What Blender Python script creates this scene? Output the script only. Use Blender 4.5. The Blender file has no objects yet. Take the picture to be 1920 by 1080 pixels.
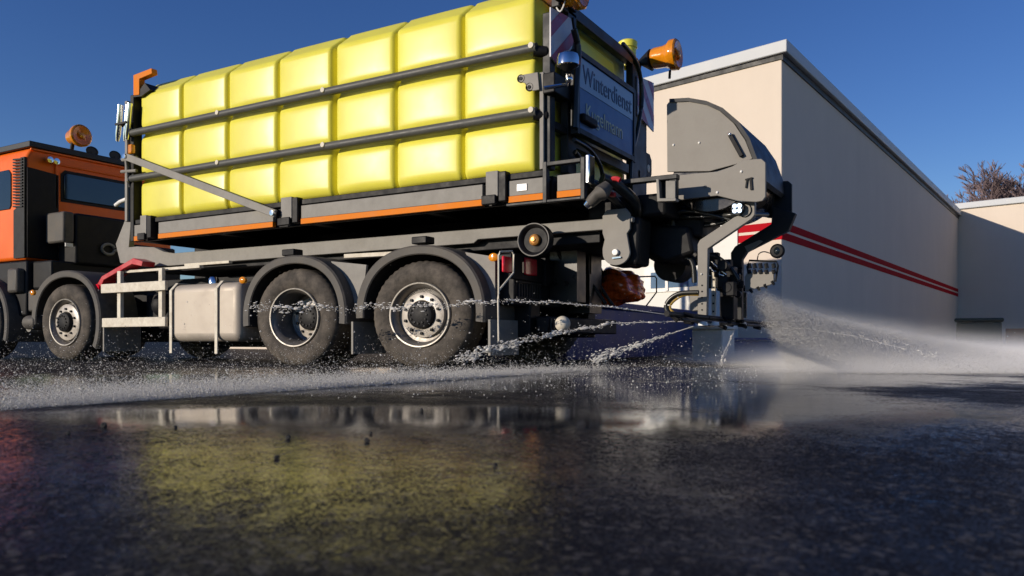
import bpy, bmesh, math, random
import numpy as np
from mathutils import Vector, Matrix
random.seed(7); rng = np.random.default_rng(11)
SC = bpy.context.scene; COL = SC.collection

# ------------------------------------------------------------------ camera, light, exposure
FX, FY, RX, RY = -.5064, .8623, .8623, .5064          # viewing direction and its right hand side
CAM = (4.668, -6.177, .26)
cam = bpy.data.cameras.new('camera'); co = bpy.data.objects.new('camera', cam); COL.objects.link(co)
co.location = CAM
co.rotation_euler = (math.radians(90), 0, math.atan2(-FX, FY))
cam.sensor_width = 36; cam.lens = 28.125; cam.shift_y = 100/1920
cam.clip_start = .02; cam.clip_end = 3000
cam.dof.use_dof = True; cam.dof.focus_distance = 7.6; cam.dof.aperture_fstop = 3.5
SC.camera = co
SUN_EL = math.radians(13.5); SUN = Vector((-.5473, -.8375, 0)).normalized()
SUNV = Vector((SUN.x*math.cos(SUN_EL), SUN.y*math.cos(SUN_EL), math.sin(SUN_EL)))
w = bpy.data.worlds.new('World'); SC.world = w; w.use_nodes = True
nt = w.node_tree; bg = nt.nodes['Background']; sky = nt.nodes.new('ShaderNodeTexSky')
sky.sky_type = 'NISHITA'; sky.sun_disc = False; sky.sun_elevation = SUN_EL
sky.sun_rotation = math.atan2(SUN.x, SUN.y)
sky.air_density = 1.0; sky.dust_density = .05; sky.ozone_density = 3.2; sky.altitude = 600
hs = nt.nodes.new('ShaderNodeHueSaturation'); hs.inputs['Saturation'].default_value = 1.2; hs.inputs['Hue'].default_value = .520
nt.links.new(sky.outputs[0], hs.inputs['Color']); nt.links.new(hs.outputs[0], bg.inputs[0]); bg.inputs[1].default_value = .088
sl = bpy.data.lights.new('sun', 'SUN'); so = bpy.data.objects.new('sun', sl); COL.objects.link(so)
sl.energy = 3.4; sl.angle = math.radians(.5); sl.color = (1, .875, .72)
so.rotation_euler = SUNV.to_track_quat('Z', 'Y').to_euler()
SC.view_settings.view_transform = 'Standard'; SC.view_settings.look = 'None'
SC.view_settings.exposure = .31; SC.view_settings.gamma = 1
SC.cycles.max_bounces = 8; SC.cycles.volume_bounces = 3; SC.cycles.transparent_max_bounces = 12
SC.cycles.sample_clamp_indirect = 6; SC.cycles.caustics_reflective = False; SC.cycles.caustics_refractive = False

# ------------------------------------------------------------------ measuring helpers (metres, truck's near flank is the plane y = 0)
def S(px, py, Y):
    u = (px-960)/1500; dx, dy = FX+u*RX, FY+u*RY; t = (Y-CAM[1])/dy
    return CAM[0]+t*dx, CAM[2]+t*(640-py)/1500
def B(px, py, X):
    u = (px-960)/1500; dx, dy = FX+u*RX, FY+u*RY; t = (X-CAM[0])/dx
    return CAM[1]+t*dy, CAM[2]+t*(640-py)/1500
def G(px, d):
    u = (px-960)/1500
    return CAM[0]+d*(FX+u*RX), CAM[1]+d*(FY+u*RY)
def poly(Y, pts): return [S(a, b, Y) for a, b in pts]

# ------------------------------------------------------------------ materials
def mat(name, col, rough=.5, metal=0, nscale=6, namt=.15, bump=0, bscale=200, coat=0, spec=.5, trans=0, ior=1.5, dirt=None, dirtamt=0, dscale=3, rvar=.12, sss=0, dstretch=1):
    m = bpy.data.materials.new(name); m.use_nodes = True
    t = m.node_tree; N = t.nodes.new; L = t.links.new; b = t.nodes['Principled BSDF']
    tc = N('ShaderNodeTexCoord'); no = N('ShaderNodeTexNoise'); no.inputs['Scale'].default_value = nscale
    no.inputs['Detail'].default_value = 8; no.inputs['Roughness'].default_value = .65
    L(tc.outputs['Object'], no.inputs['Vector'])
    mr = N('ShaderNodeMapRange'); mr.inputs['From Min'].default_value = .3; mr.inputs['From Max'].default_value = .7
    mr.inputs['To Min'].default_value = 1-namt; mr.inputs['To Max'].default_value = 1+namt
    L(no.outputs['Fac'], mr.inputs['Value'])
    mu = N('ShaderNodeVectorMath'); mu.operation = 'SCALE'; mu.inputs[0].default_value = col[:3]
    L(mr.outputs[0], mu.inputs['Scale']); out = mu.outputs[0]
    if dirt:
        n2 = N('ShaderNodeTexNoise'); n2.inputs['Scale'].default_value = dscale; n2.inputs['Detail'].default_value = 10; n2.inputs['Roughness'].default_value = .7
        mp2 = N('ShaderNodeMapping'); mp2.inputs['Scale'].default_value = (1, 1, dstretch); L(tc.outputs['Object'], mp2.inputs['Vector']); L(mp2.outputs[0], n2.inputs['Vector'])
        r2 = N('ShaderNodeMapRange'); r2.inputs['From Min'].default_value = .42; r2.inputs['From Max'].default_value = .7
        r2.inputs['To Max'].default_value = dirtamt; L(n2.outputs['Fac'], r2.inputs['Value'])
        mx = N('ShaderNodeMix'); mx.data_type = 'RGBA'; L(r2.outputs[0], mx.inputs['Factor']); L(out, mx.inputs[6]); mx.inputs[7].default_value = (*dirt, 1)
        out = mx.outputs[2]
    L(out, b.inputs['Base Color'])
    r3 = N('ShaderNodeMapRange'); r3.inputs['From Min'].default_value = .3; r3.inputs['From Max'].default_value = .7
    r3.inputs['To Min'].default_value = max(.02, rough-rvar); r3.inputs['To Max'].default_value = min(1, rough+rvar)
    L(no.outputs['Fac'], r3.inputs['Value']); L(r3.outputs[0], b.inputs['Roughness'])
    b.inputs['Metallic'].default_value = metal; b.inputs['Coat Weight'].default_value = coat; b.inputs['Coat Roughness'].default_value = .08
    b.inputs['Specular IOR Level'].default_value = spec; b.inputs['Transmission Weight'].default_value = trans; b.inputs['IOR'].default_value = ior
    if sss:
        b.inputs['Subsurface Weight'].default_value = sss; b.inputs['Subsurface Radius'].default_value = (.08, .07, .02); b.inputs['Subsurface Scale'].default_value = .4
    if bump:
        n3 = N('ShaderNodeTexNoise'); n3.inputs['Scale'].default_value = bscale; n3.inputs['Detail'].default_value = 4; L(tc.outputs['Object'], n3.inputs['Vector'])
        bp = N('ShaderNodeBump'); bp.inputs['Strength'].default_value = bump; bp.inputs['Distance'].default_value = .004
        L(n3.outputs['Fac'], bp.inputs['Height']); L(bp.outputs[0], b.inputs['Normal'])
    return m
def emis(name, col, s, base=(.1, .1, .1)):
    m = mat(name, base, .2); b = m.node_tree.nodes['Principled BSDF']
    b.inputs['Emission Color'].default_value = (*col, 1); b.inputs['Emission Strength'].default_value = s; return m

DUST = (.20, .17, .13)
M = dict(
    yellow=mat('yellow_plastic', (.78, .72, .085), .36, nscale=2.5, namt=.03, spec=.36, sss=.12, rvar=.03, dirt=(.55, .47, .10), dirtamt=.22, dscale=2.2, dstretch=.4),
    orange=mat('orange_paint', (.88, .15, .008), .4, coat=.08, spec=.25, nscale=3, namt=.06),
    amber=mat('amber_lens', (.95, .33, .01), .15, nscale=20, namt=.15, trans=.25, coat=.5),
    amberdark=mat('amber_reflector', (.70, .17, .01), .2, coat=.5),
    stripe=mat('reflective_orange_tape', (.72, .20, .008), .6, spec=.15, namt=.1),
    grey=mat('grey_painted_steel', (.27, .258, .235), .62, spec=.25, nscale=8, namt=.12, dirt=(.10, .09, .08), dirtamt=.3, dscale=5, bump=.1, bscale=90),
    hood=mat('light_grey_hood_paint', (.27, .255, .23), .6, nscale=5, namt=.08, dirt=(.2, .18, .16), dirtamt=.35, dscale=4, spec=.25),
    tube=mat('dark_grey_tube', (.085, .086, .08), .5, spec=.3, nscale=10, namt=.15),
    dark=mat('dark_steel', (.022, .024, .028), .5, spec=.3, dirt=(.04, .037, .034), dirtamt=.4, namt=.25),
    black=mat('black_plastic', (.010, .010, .012), .55, spec=.2, namt=.3, dirt=(.02, .02, .02), dirtamt=.6, dscale=8),
    fender=mat('fender_plastic', (.075, .07, .065), .6, spec=.3, nscale=10, namt=.12, dirt=DUST, dirtamt=.35, dscale=5),
    tyre=mat('tyre_rubber', (.06, .053, .046), .85, spec=.2, nscale=22, namt=.3, dirt=(.17, .145, .12), dirtamt=.8, dscale=6, bump=.4, bscale=120),
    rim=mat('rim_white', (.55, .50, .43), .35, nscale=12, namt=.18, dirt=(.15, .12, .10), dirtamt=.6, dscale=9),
    rimdark=mat('rim_dark_steel', (.16, .15, .14), .4, metal=.4, nscale=14, namt=.3, dirt=DUST, dirtamt=.6),  # darker metal for the barrel inside the rim
    rimlip=mat('rim_lip_steel', (.30, .28, .25), .45, metal=.4, nscale=14, namt=.2),
    alu=mat('brushed_aluminium', (.45, .40, .34), .55, metal=.25, spec=.3, nscale=4, namt=.10, dirt=(.35, .30, .25), dirtamt=.35, dscale=4),
    chrome=mat('polished_steel', (.8, .8, .78), .12, metal=1, namt=.05, rvar=.05),
    cream=mat('cream_painted_metal', (.72, .67, .56), .6, spec=.2, nscale=14, namt=.1, dirt=(.35, .28, .2), dirtamt=.5, dscale=10),
    white=mat('white_paint', (.82, .81, .78), .4, namt=.06),
    red=mat('red_paint', (.55, .02, .03), .35, namt=.15, dirt=DUST, dirtamt=.3),
    redlens=mat('red_lens', (.75, .01, .03), .12, namt=.1, nscale=60, coat=.5),
    redcover=mat('orange_red_plastic_cover', (.80, .13, .02), .2, nscale=14, namt=.6, coat=.6, bump=.8, bscale=12),
    glass=mat('dark_glass', (.01, .015, .018), .05, namt=.2, rvar=.02, spec=.8),
    winglass=mat('window_glass', (.12, .2, .3), .05, namt=.3, nscale=1.5, rvar=.02),
    navy=mat('navy_paint', (.028, .038, .17), .5, nscale=3, namt=.2, dirt=(.05, .05, .08), dirtamt=.5, dscale=4),
    signlight=mat('sign_pale_blue', (.26, .38, .52), .4, namt=.05),
    signblue=mat('sign_blue', (.02, .09, .26), .4, namt=.1),
    signink=mat('sign_lettering_blue', (.015, .04, .11), .4, namt=.05),
    signcream=mat('sign_lettering_cream', (.55, .52, .33), .4, namt=.05),
    platewhite=mat('warning_plate_white', (.45, .45, .50), .35, namt=.08),
    platered=mat('warning_plate_red', (.30, .02, .05), .35, namt=.08),
    plaster=mat('cream_plaster', (.70, .61, .515), .9, nscale=.7, namt=.035, bump=.35, bscale=70, spec=.2, dirt=(.55, .47, .39), dirtamt=.14, dscale=1.6, dstretch=.12),
    plasterwhite=mat('white_plaster', (.80, .79, .74), .85, nscale=1, namt=.03, bump=.2, bscale=60, spec=.2),
    coping=mat('zinc_coping', (.52, .54, .56), .5, spec=.3, nscale=2, namt=.08),
    stripered=mat('red_facade_paint', (.42, .008, .016), .8, spec=.05, namt=.05),
    brick=mat('rusty_brick', (.32, .11, .05), .8, nscale=5, namt=.3),
    bingreen=mat('dark_green_plastic', (.012, .035, .022), .45, namt=.2),
    concrete=mat('pale_concrete', (.72, .68, .60), .85, nscale=6, namt=.1, bump=.3, bscale=60),
    bark=mat('bare_twig_bark', (.20, .145, .15), .9, nscale=5, namt=.25),
    hosey=mat('hose_rubber', (.02, .02, .018), .35, namt=.2), hoseo=mat('hose_yellow_sleeve', (.45, .28, .05), .4, namt=.2),
    led=emis('led_lens', (.65, .8, 1), 2.2, (.4, .5, .7)),
    stone=mat('asphalt_crumb', (.02, .02, .02), .8),
)

# ------------------------------------------------------------------ mesh builder
class MB:
    def __init__(s): s.bm = bmesh.new()
    def box(s, x0, x1, y0, y1, z0, z1):
        v = [s.bm.verts.new(c) for c in ((x0,y0,z0),(x1,y0,z0),(x1,y1,z0),(x0,y1,z0),(x0,y0,z1),(x1,y0,z1),(x1,y1,z1),(x0,y1,z1))]
        for f in ((0,3,2,1),(4,5,6,7),(0,1,5,4),(1,2,6,5),(2,3,7,6),(3,0,4,7)): s.bm.faces.new([v[i] for i in f])
        return s
    def prism(s, pts, a, b, ax='y'):      # outline extruded from a to b along ax; outline is (x,z), (y,z) or (x,y)
        mk = {'y': lambda p, q: (p[0], q, p[1]), 'x': lambda p, q: (q, p[0], p[1]), 'z': lambda p, q: (p[0], p[1], q)}[ax]
        A = [s.bm.verts.new(mk(p, a)) for p in pts]; Bv = [s.bm.verts.new(mk(p, b)) for p in pts]; n = len(pts)
        s.bm.faces.new(A); s.bm.faces.new(Bv[::-1])
        for i in range(n): s.bm.faces.new((A[i], Bv[i], Bv[(i+1) % n], A[(i+1) % n]))
        return s
    def tube(s, pts, r, n=10, caps=True):
        pts = [Vector(p) for p in pts]; rings = []; up = Vector((0, 0, 1))
        for i, p in enumerate(pts):
            t = (pts[min(i+1, len(pts)-1)]-pts[max(i-1, 0)]).normalized()
            a = t.cross(up if abs(t.z) < .95 else Vector((1, 0, 0))).normalized(); b2 = t.cross(a)
            rr = r[i] if isinstance(r, (list, tuple)) else r
            rings.append([s.bm.verts.new(p+(a*math.cos(k*2*math.pi/n)+b2*math.sin(k*2*math.pi/n))*rr) for k in range(n)])
        for i in range(len(rings)-1):
            for k in range(n): s.bm.faces.new((rings[i][k], rings[i][(k+1) % n], rings[i+1][(k+1) % n], rings[i+1][k]))
        if caps: s.bm.faces.new(rings[0][::-1]); s.bm.faces.new(rings[-1])
        return s
    def bar(s, p, q, wy, wz):             # square bar between two points
        p, q = Vector(p), Vector(q); t = (q-p).normalized(); up = Vector((0, 0, 1)) if abs(t.z) < .95 else Vector((1, 0, 0))
        a = t.cross(up).normalized()*wy/2; b2 = a.normalized().cross(t)*wz/2; R = []
        for c in (p, q): R.append([s.bm.verts.new(c+a*i+b2*j) for i, j in ((-1,-1),(1,-1),(1,1),(-1,1))])
        s.bm.faces.new(R[0][::-1]); s.bm.faces.new(R[1])
        for k in range(4): s.bm.faces.new((R[0][k], R[0][(k+1) % 4], R[1][(k+1) % 4], R[1][k]))
        return s
    def lathe(s, c, prof, ax='y', n=48, sx=1.0, lug=None):   # prof = list of (radius, offset along axis)
        rings = []
        for j, (r, o) in enumerate(prof):
            ring = []
            for k in range(n):
                a = 2*math.pi*k/n; rr = r*(1+(lug[1]*(1 if k % 2 else -1) if lug and j in lug[0] else 0))
                ca, sa = math.cos(a)*rr, math.sin(a)*rr
                p = {'y': (c[0]+ca*sx, c[1]+o, c[2]+sa), 'x': (c[0]+o, c[1]+ca*sx, c[2]+sa), 'z': (c[0]+ca*sx, c[1]+sa, c[2]+o)}[ax]
                ring.append(s.bm.verts.new(p))
            rings.append(ring)
        for i in range(len(rings)-1):
            for k in range(n): s.bm.faces.new((rings[i][k], rings[i][(k+1) % n], rings[i+1][(k+1) % n], rings[i+1][k]))
        return s
    def sphere(s, c, r, n=16, sc=(1, 1, 1)):
        bmesh.ops.create_uvsphere(s.bm, u_segments=n, v_segments=max(6, n//2), radius=r, matrix=Matrix.Translation(c) @ Matrix.Diagonal((*sc, 1)))
        return s
    def build(s, name, m, parent=None, bev=0, ang=38, seg=2):
        bmesh.ops.remove_doubles(s.bm, verts=s.bm.verts, dist=1e-6)
        bmesh.ops.recalc_face_normals(s.bm, faces=s.bm.faces)
        me = bpy.data.meshes.new(name); s.bm.to_mesh(me); s.bm.free()
        o = bpy.data.objects.new(name, me); COL.objects.link(o)
        me.materials.append(M[m] if isinstance(m, str) else m)
        me.polygons.foreach_set('use_smooth', [True]*len(me.polygons)); me.set_sharp_from_angle(angle=math.radians(ang))
        if bev:
            md = o.modifiers.new('bevel', 'BEVEL'); md.width = bev; md.segments = seg; md.limit_method = 'ANGLE'; md.angle_limit = math.radians(40)
        if parent is not None:
            o.parent = parent; p = parent; off = Vector((0, 0, 0))
            while p: off += Vector(p.location); p = p.parent
            o.location = -off
        return o
def tag(o, label=None, cat=None, group=None, kind=None):
    for k, v in (('label', label), ('category', cat), ('group', group), ('kind', kind)):
        if v: o[k] = v
    return o
def thing(name, loc, label, cat, group=None):
    o = bpy.data.objects.new(name, None); COL.objects.link(o); o.location = loc; o.empty_display_size = .2
    return tag(o, label, cat, group)
def arc(cx, cz, r, a0, a1, n, sx=1.0):
    return [(cx+math.cos(math.radians(a0+(a1-a0)*i/n))*r*sx, cz+math.sin(math.radians(a0+(a1-a0)*i/n))*r) for i in range(n+1)]

# ------------------------------------------------------------------ ground
def ground_material():
    m = bpy.data.materials.new('wet_asphalt'); m.use_nodes = True; t = m.node_tree; N = t.nodes.new; L = t.links.new; b = t.nodes['Principled BSDF']
    tc = N('ShaderNodeTexCoord'); P = tc.outputs['Object']
    def noise(sc, det=4, ro=.6, vec=P):
        n = N('ShaderNodeTexNoise'); n.inputs['Scale'].default_value = sc; n.inputs['Detail'].default_value = det; n.inputs['Roughness'].default_value = ro; L(vec, n.inputs['Vector']); return n.outputs['Fac']
    def rng_(v, a, b_, c=0, d=1):
        r = N('ShaderNodeMapRange'); r.interpolation_type = 'SMOOTHSTEP'; L(v, r.inputs['Value'])
        for k, x in zip(('From Min', 'From Max', 'To Min', 'To Max'), (a, b_, c, d)): r.inputs[k].default_value = x
        return r.outputs[0]
    def math_(op, a, b_):
        r = N('ShaderNodeMath'); r.operation = op; r.use_clamp = False
        for i, x in enumerate((a, b_)):
            if isinstance(x, (int, float)): r.inputs[i].default_value = x
            else: L(x, r.inputs[i])
        return r.outputs[0]
    big = noise(.9, 5); mid = noise(4.5, 6); 
    wob = math_('ADD', math_('MULTIPLY', math_('SUBTRACT', noise(55, 3, .6), .5), 1.3), math_('ADD', math_('MULTIPLY', math_('SUBTRACT', big, .5), 1.4), math_('MULTIPLY', math_('SUBTRACT', mid, .5), 1.0)))
    def puddle(cx, cy, ang, a, b2, soft=.25):
        mp = N('ShaderNodeMapping'); mp.vector_type = 'TEXTURE'; mp.inputs['Location'].default_value = (cx, cy, 0); mp.inputs['Rotation'].default_value = (0, 0, ang); mp.inputs['Scale'].default_value = (a, b2, 1000)
        L(P, mp.inputs['Vector']); vl = N('ShaderNodeVectorMath'); vl.operation = 'LENGTH'; L(mp.outputs[0], vl.inputs[0])
        return rng_(math_('ADD', vl.outputs['Value'], wob), 1+soft, 1-soft)
    fa = math.atan2(RY, RX)
    pd = None
    for px, d, a, b2 in PUDDLES:
        x, y = G(px, d); q = puddle(x, y, fa, a, b2, .38)
        pd = q if pd is None else math_('MAXIMUM', pd, q)
    damp = None                                  # ground still soaked around the standing water
    for px, d, a, b2 in ((700, 2.08, .92, .58), (1350, 2.6, .6, .5)):
        x, y = G(px, d); q = puddle(x, y, fa, a, b2, .62); damp = q if damp is None else math_('MAXIMUM', damp, q)
    # standing film of water everywhere the truck has sprayed: smooth between the stones
    agg = noise(110, 3, .6); vo = N('ShaderNodeTexVoronoi'); vo.inputs['Scale'].default_value = 60; L(P, vo.inputs['Vector'])
    stone = rng_(vo.outputs['Distance'], .1, .75, 1, 0)
    lump = noise(30, 4, .6)
    h = math_('ADD', math_('MULTIPLY', stone, .22), math_('ADD', math_('MULTIPLY', agg, .3), math_('MULTIPLY', lump, 1.5)))
    dry = math_('SUBTRACT', 1, pd); rawd = math_('SUBTRACT', 1, math_('MULTIPLY', damp, .85))
    bp = N('ShaderNodeBump'); bp.inputs['Distance'].default_value = .0022; L(h, bp.inputs['Height'])
    L(math_('ADD', math_('MULTIPLY', dry, math_('ADD', .20, math_('MULTIPLY', rawd, .55))), .10), bp.inputs['Strength'])
    L(bp.outputs[0], b.inputs['Normal'])
    v2 = N('ShaderNodeTexVoronoi'); v2.inputs['Scale'].default_value = 75; L(P, v2.inputs['Vector']); s3 = N('ShaderNodeSeparateColor'); L(v2.outputs['Color'], s3.inputs[0]); sp = rng_(s3.outputs[0], .80, .95)
    cr = N('ShaderNodeMix'); cr.data_type = 'RGBA'; cr.inputs[6].default_value = (.010, .0105, .015, 1); cr.inputs[7].default_value = (.026, .026, .030, 1); L(mid, cr.inputs['Factor'])
    c2 = N('ShaderNodeMix'); c2.data_type = 'RGBA'; L(math_('MULTIPLY', sp, .3), c2.inputs['Factor']); L(cr.outputs[2], c2.inputs[6]); c2.inputs[7].default_value = (.20, .18, .16, 1)
    L(c2.outputs[2], b.inputs['Base Color'])
    L(math_('ADD', .07, math_('MULTIPLY', math_('MULTIPLY', dry, rawd), math_('ADD', .20, math_('MULTIPLY', mid, .16)))), b.inputs['Roughness'])
    b.inputs['IOR'].default_value = 1.62
    v3 = N('ShaderNodeTexVoronoi'); v3.inputs['Scale'].default_value = 230; L(P, v3.inputs['Vector']); s4 = N('ShaderNodeSeparateColor'); L(v3.outputs['Color'], s4.inputs[0])
    cav = rng_(math_('ADD', math_('ADD', math_('MULTIPLY', noise(130, 4, .65), .6), math_('MULTIPLY', s4.outputs[1], .4)), math_('MULTIPLY', math_('SUBTRACT', noise(7, 4, .6), .5), .8)), .38, .60)
    thr = math_('SUBTRACT', cav, math_('MULTIPLY', damp, .72)); thr = rng_(thr, 0, .42)
    df = N('ShaderNodeBsdfDiffuse'); L(c2.outputs[2], df.inputs['Color']); L(bp.outputs[0], df.inputs['Normal']); ms = N('ShaderNodeMixShader')
    L(math_('MULTIPLY', math_('MULTIPLY', math_('ADD', math_('MULTIPLY', dry, .85), .15), math_('MAXIMUM', thr, math_('MULTIPLY', dry, math_('SUBTRACT', .70, math_('MULTIPLY', damp, .70)))) ), .93), ms.inputs[0]); L(b.outputs[0], ms.inputs[1]); L(df.outputs[0], ms.inputs[2]); L(ms.outputs[0], t.nodes['Material Output'].inputs['Surface'])
    return m
PUDDLES = [(470, 2.8, .85, .42), (900, 2.75, 1.3, .45), (1330, 4.0, .9, 1.6), (600, 5.2, 3.2, 1.3), (1500, 5.8, 1.6, 1.2), (1250, 7, 4, 1.2)]
def fall(d):                            # downward tilt to the viewer, added so the ground mirrors more yellow tank
    k = .12; q = (2.45-max(d, -1))/k
    return -SLOPE*k*math.log(1+math.exp(min(q, 40)))
SLOPE = .056
g = MB(); prev = None
for d in [-80, -20, -5, -2, -1]+[-.5+.1*i for i in range(40)]+[3.6, 5, 20, 100, 600]:
    row = [g.bm.verts.new((CAM[0]+d*FX+l*RX, CAM[1]+d*FY+l*RY, fall(d))) for l in (-500, -30, -4, 0, 4, 30, 400)]
    if prev:
        for k in range(6): g.bm.faces.new((prev[k], prev[k+1], row[k+1], row[k]))
    prev = row
M['asphalt'] = ground_material()
tag(g.build('ground', 'asphalt', ang=180), kind='structure')

# ------------------------------------------------------------------ hall behind
A = Vector((1.672, 8.183)); W2 = Vector((.0984, .9951)); W1 = Vector((-.9736, .2261)); HB = 5.36; LB = 22.2
hall = thing('warehouse_hall', (A.x, A.y, 0), 'long cream plastered hall with red double stripe and zinc roof edge', 'building')
def wq(mb, p, q, off, th, z0, z1):     # wall slab from p to q, its outer face shifted by off along its outward normal
    t = (q-p).normalized(); n = Vector((t.y, -t.x)); a, b2 = p+n*off, q+n*off; c, d = b2-n*th, a-n*th
    mb.prism([tuple(a), tuple(b2), tuple(c), tuple(d)], z0, z1, 'z'); return mb
FRL = A+W1*20; BK = A+W2*LB
m_ = MB(); m_.prism([tuple(FRL), tuple(A), tuple(BK), tuple(FRL+W2*LB)], 0, HB-.12, 'z'); m_.build('wall', 'plaster', hall, bev=.02)
m_ = MB(); pts = [FRL, A-W1*.12-W2*.1, BK-W1*.12+W2*.0, FRL+W2*LB]
m_.prism([tuple(p) for p in pts], HB-.115, HB+.10, 'z'); m_.build('roof_edge', 'coping', hall, bev=.015)
m_ = MB(); wq(m_, A-W1*.03-W2*.03, BK-W1*.03, .0, .03, HB-.22, HB-.12); wq(m_, FRL, A-W1*.03-W2*.03, .0, .03, HB-.2, HB-.12); m_.build('gutter_lip', 'dark', hall)
def on_front(px, py, off=0):            # point on the lit front wall
    u = (px-960)/1500; dx, dy = FX+u*RX, FY+u*RY
    n = Vector((-.2261, -.9736)); o = A+n*off; t = (o-Vector(CAM[:2])).dot(n)/(dx*n.x+dy*n.y); p = Vector((CAM[0]+t*dx, CAM[1]+t*dy))
    return (p-A).dot(W1), CAM[2]+t*(640-py)/1500
s0 = on_front(1384, 430)[0]
for z0, z1 in ((2.035, 2.165), (2.215, 2.345)):
    m_ = MB(); wq(m_, A+W1*s0, A-W1*.004-W2*.004, .004, .02, z0, z1); wq(m_, A-W1*.004-W2*.004, BK, .004, .02, z0, z1)
    m_.build('red_stripe', 'stripered', hall)
m_ = MB(); wq(m_, A+W1*9, A+W1*s0, .03, .06, 0, 2.5); m_.build('white_wall_panel', 'plasterwhite', hall, bev=.005)
wl, wt = on_front(1208, 503, .05); wr, wb = on_front(1300, 545, .05)
m_ = MB(); wq(m_, A+W1*wl, A+W1*wr, .06, .05, wb, wt); wf = m_.build('window_frame', 'white', hall, bev=.008)
m_ = MB(); wq(m_, A+W1*(wl-.16), A+W1*(wr+.1), .068, .02, wb+.08, wt-.1); m_.build('pane', 'winglass', wf)
m_ = MB(); wq(m_, A+W1*(wl-.5), A+W1*(wl-.56), .085, .03, wb+.02, wt-.02); m_.build('window_mullion', 'white', wf)
# low wing closing the yard
E0 = BK+W1*.2; E1 = BK-W1*26
wing = thing('low_wing_building', (BK.x, BK.y, 0), 'flat roofed cream wing closing the yard behind the bins', 'building')
m_ = MB(); m_.prism([tuple(E0), tuple(E1), tuple(E1+W2*9), tuple(E0+W2*9)], 0, 5.5, 'z'); m_.build('wall', 'plaster', wing, bev=.02)
m_ = MB(); m_.prism([tuple(E0-W2*.12), tuple(E1-W2*.12), tuple(E1+W2*9), tuple(E0-W2*.12+W2*9.2)], 5.505, 5.74, 'z'); m_.build('roof_edge', 'coping', wing, bev=.02)
bx, by = G(1838, 24)
bn = thing('waste_bin', (bx, by, 0), 'dark green lidded waste container against the shaded wing wall', 'bin')
MB().prism([(bx-.62, by-.4), (bx+.55, by-.4), (bx+.55, by+.45), (bx-.62, by+.45)], .08, .82, 'z').build('body', 'bingreen', bn, bev=.04)
MB().prism([(bx-.67, by-.45), (bx+.60, by-.45), (bx+.60, by+.5), (bx-.67, by+.5)], .84, .95, 'z').build('lid', 'bingreen', bn, bev=.04)
bx, by = G(1885, 25); t0 = Vector((bx, by))
MBb = MB(); wq(MBb, t0, t0-W1*14, 0, .4, 0, .66); tag(MBb.build('brick_wall', 'brick', None, bev=.02), 'low rust red brick wall at the far right edge', 'wall')

# bare tree behind the wing
def bare_tree(x, y, h, seed, label):
    R = random.Random(seed); t = thing('bare_tree', (x, y, 0), label, 'tree'); tr = MB(); tw = MB(); cnt = [0]
    def grow(p, d, l, r, dep):
        q = p+d*l; q2 = p+d*l*.5+Vector((R.uniform(-.1, .1), R.uniform(-.1, .1), 0))*l
        r = max(r, .028); (tr if dep < 3 else tw).tube([p, q2, q], [r, r*.85, r*.68], n=6 if dep < 3 else 3, caps=False)
        if dep >= 8: return
        for _ in range(3 if dep < 5 else 3):
            nd = (d+Vector((R.uniform(-1, 1), R.uniform(-1, 1), R.uniform(-.25, .6)))*.75).normalized()
            grow(p+d*l*R.uniform(.55, 1), nd, l*R.uniform(.62, .85), r*.6, dep+1)
    grow(Vector((x, y, 0)), Vector((0, 0, 1)), h*.24, h*.02, 0)
    tr.build('trunk', 'bark', t); tw.build('crown', 'bark', t)
x, y = G(1912, 62); bare_tree(x, y, 20, 3, 'bare winter tree with reddish twigs rising behind the wing roof')
x, y = G(2010, 66); bare_tree(x, y, 21, 9, 'second bare winter tree behind the wing, cut by the frame')

# ------------------------------------------------------------------ skips and block behind the truck
sk = thing('skip_container', (.29, 4.5, 0), 'navy blue skip with sloping rim standing behind the truck', 'skip', 'navy blue skips')
MB().prism([(2.62, .02), (7.6, .02), (7.75, .70), (2.47, .70)], -1.6, .29, 'x').build('body', 'navy', sk, bev=.02)
MB().prism([(2.45, .705), (7.8, .705), (7.8, .80), (2.45, .80)], -1.64, .33, 'x').build('rim', 'navy', sk, bev=.015)

p = Vector(G(1397, 12.6)); q = Vector(G(1500, 13.1))
sk2 = thing('skip_container', (p.x, p.y, 0), 'low navy blue skip beside the corner of the hall', 'skip', 'navy blue skips')
m_ = MB(); wq(m_, p-(q-p)*.6, q, 0, .45, .02, .27); m_.build('body', 'navy', sk2, bev=.02)
m_ = MB(); wq(m_, p-(q-p)*.62, q+(q-p)*.02, .03, .5, .275, .315); m_.build('rim', 'navy', sk2, bev=.01)
bl = thing('concrete_block', (1.55, 4.7, 0), 'white concrete block on the wet yard behind the sprayer arms', 'block')
cx, cy = G(1355, 10.6); 
MB().prism([(cx-.42, cy-.0), (cx, cy), (cx, cy+.6), (cx-.42, cy+.6)], 0, .42, 'z').build('body', 'concrete', bl, bev=.02)
MB().prism([(cx-.46, cy-.03), (cx+.03, cy-.03), (cx+.03, cy+.63), (cx-.46, cy+.63)], .422, .47, 'z').build('cap', 'concrete', bl, bev=.012)

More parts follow.
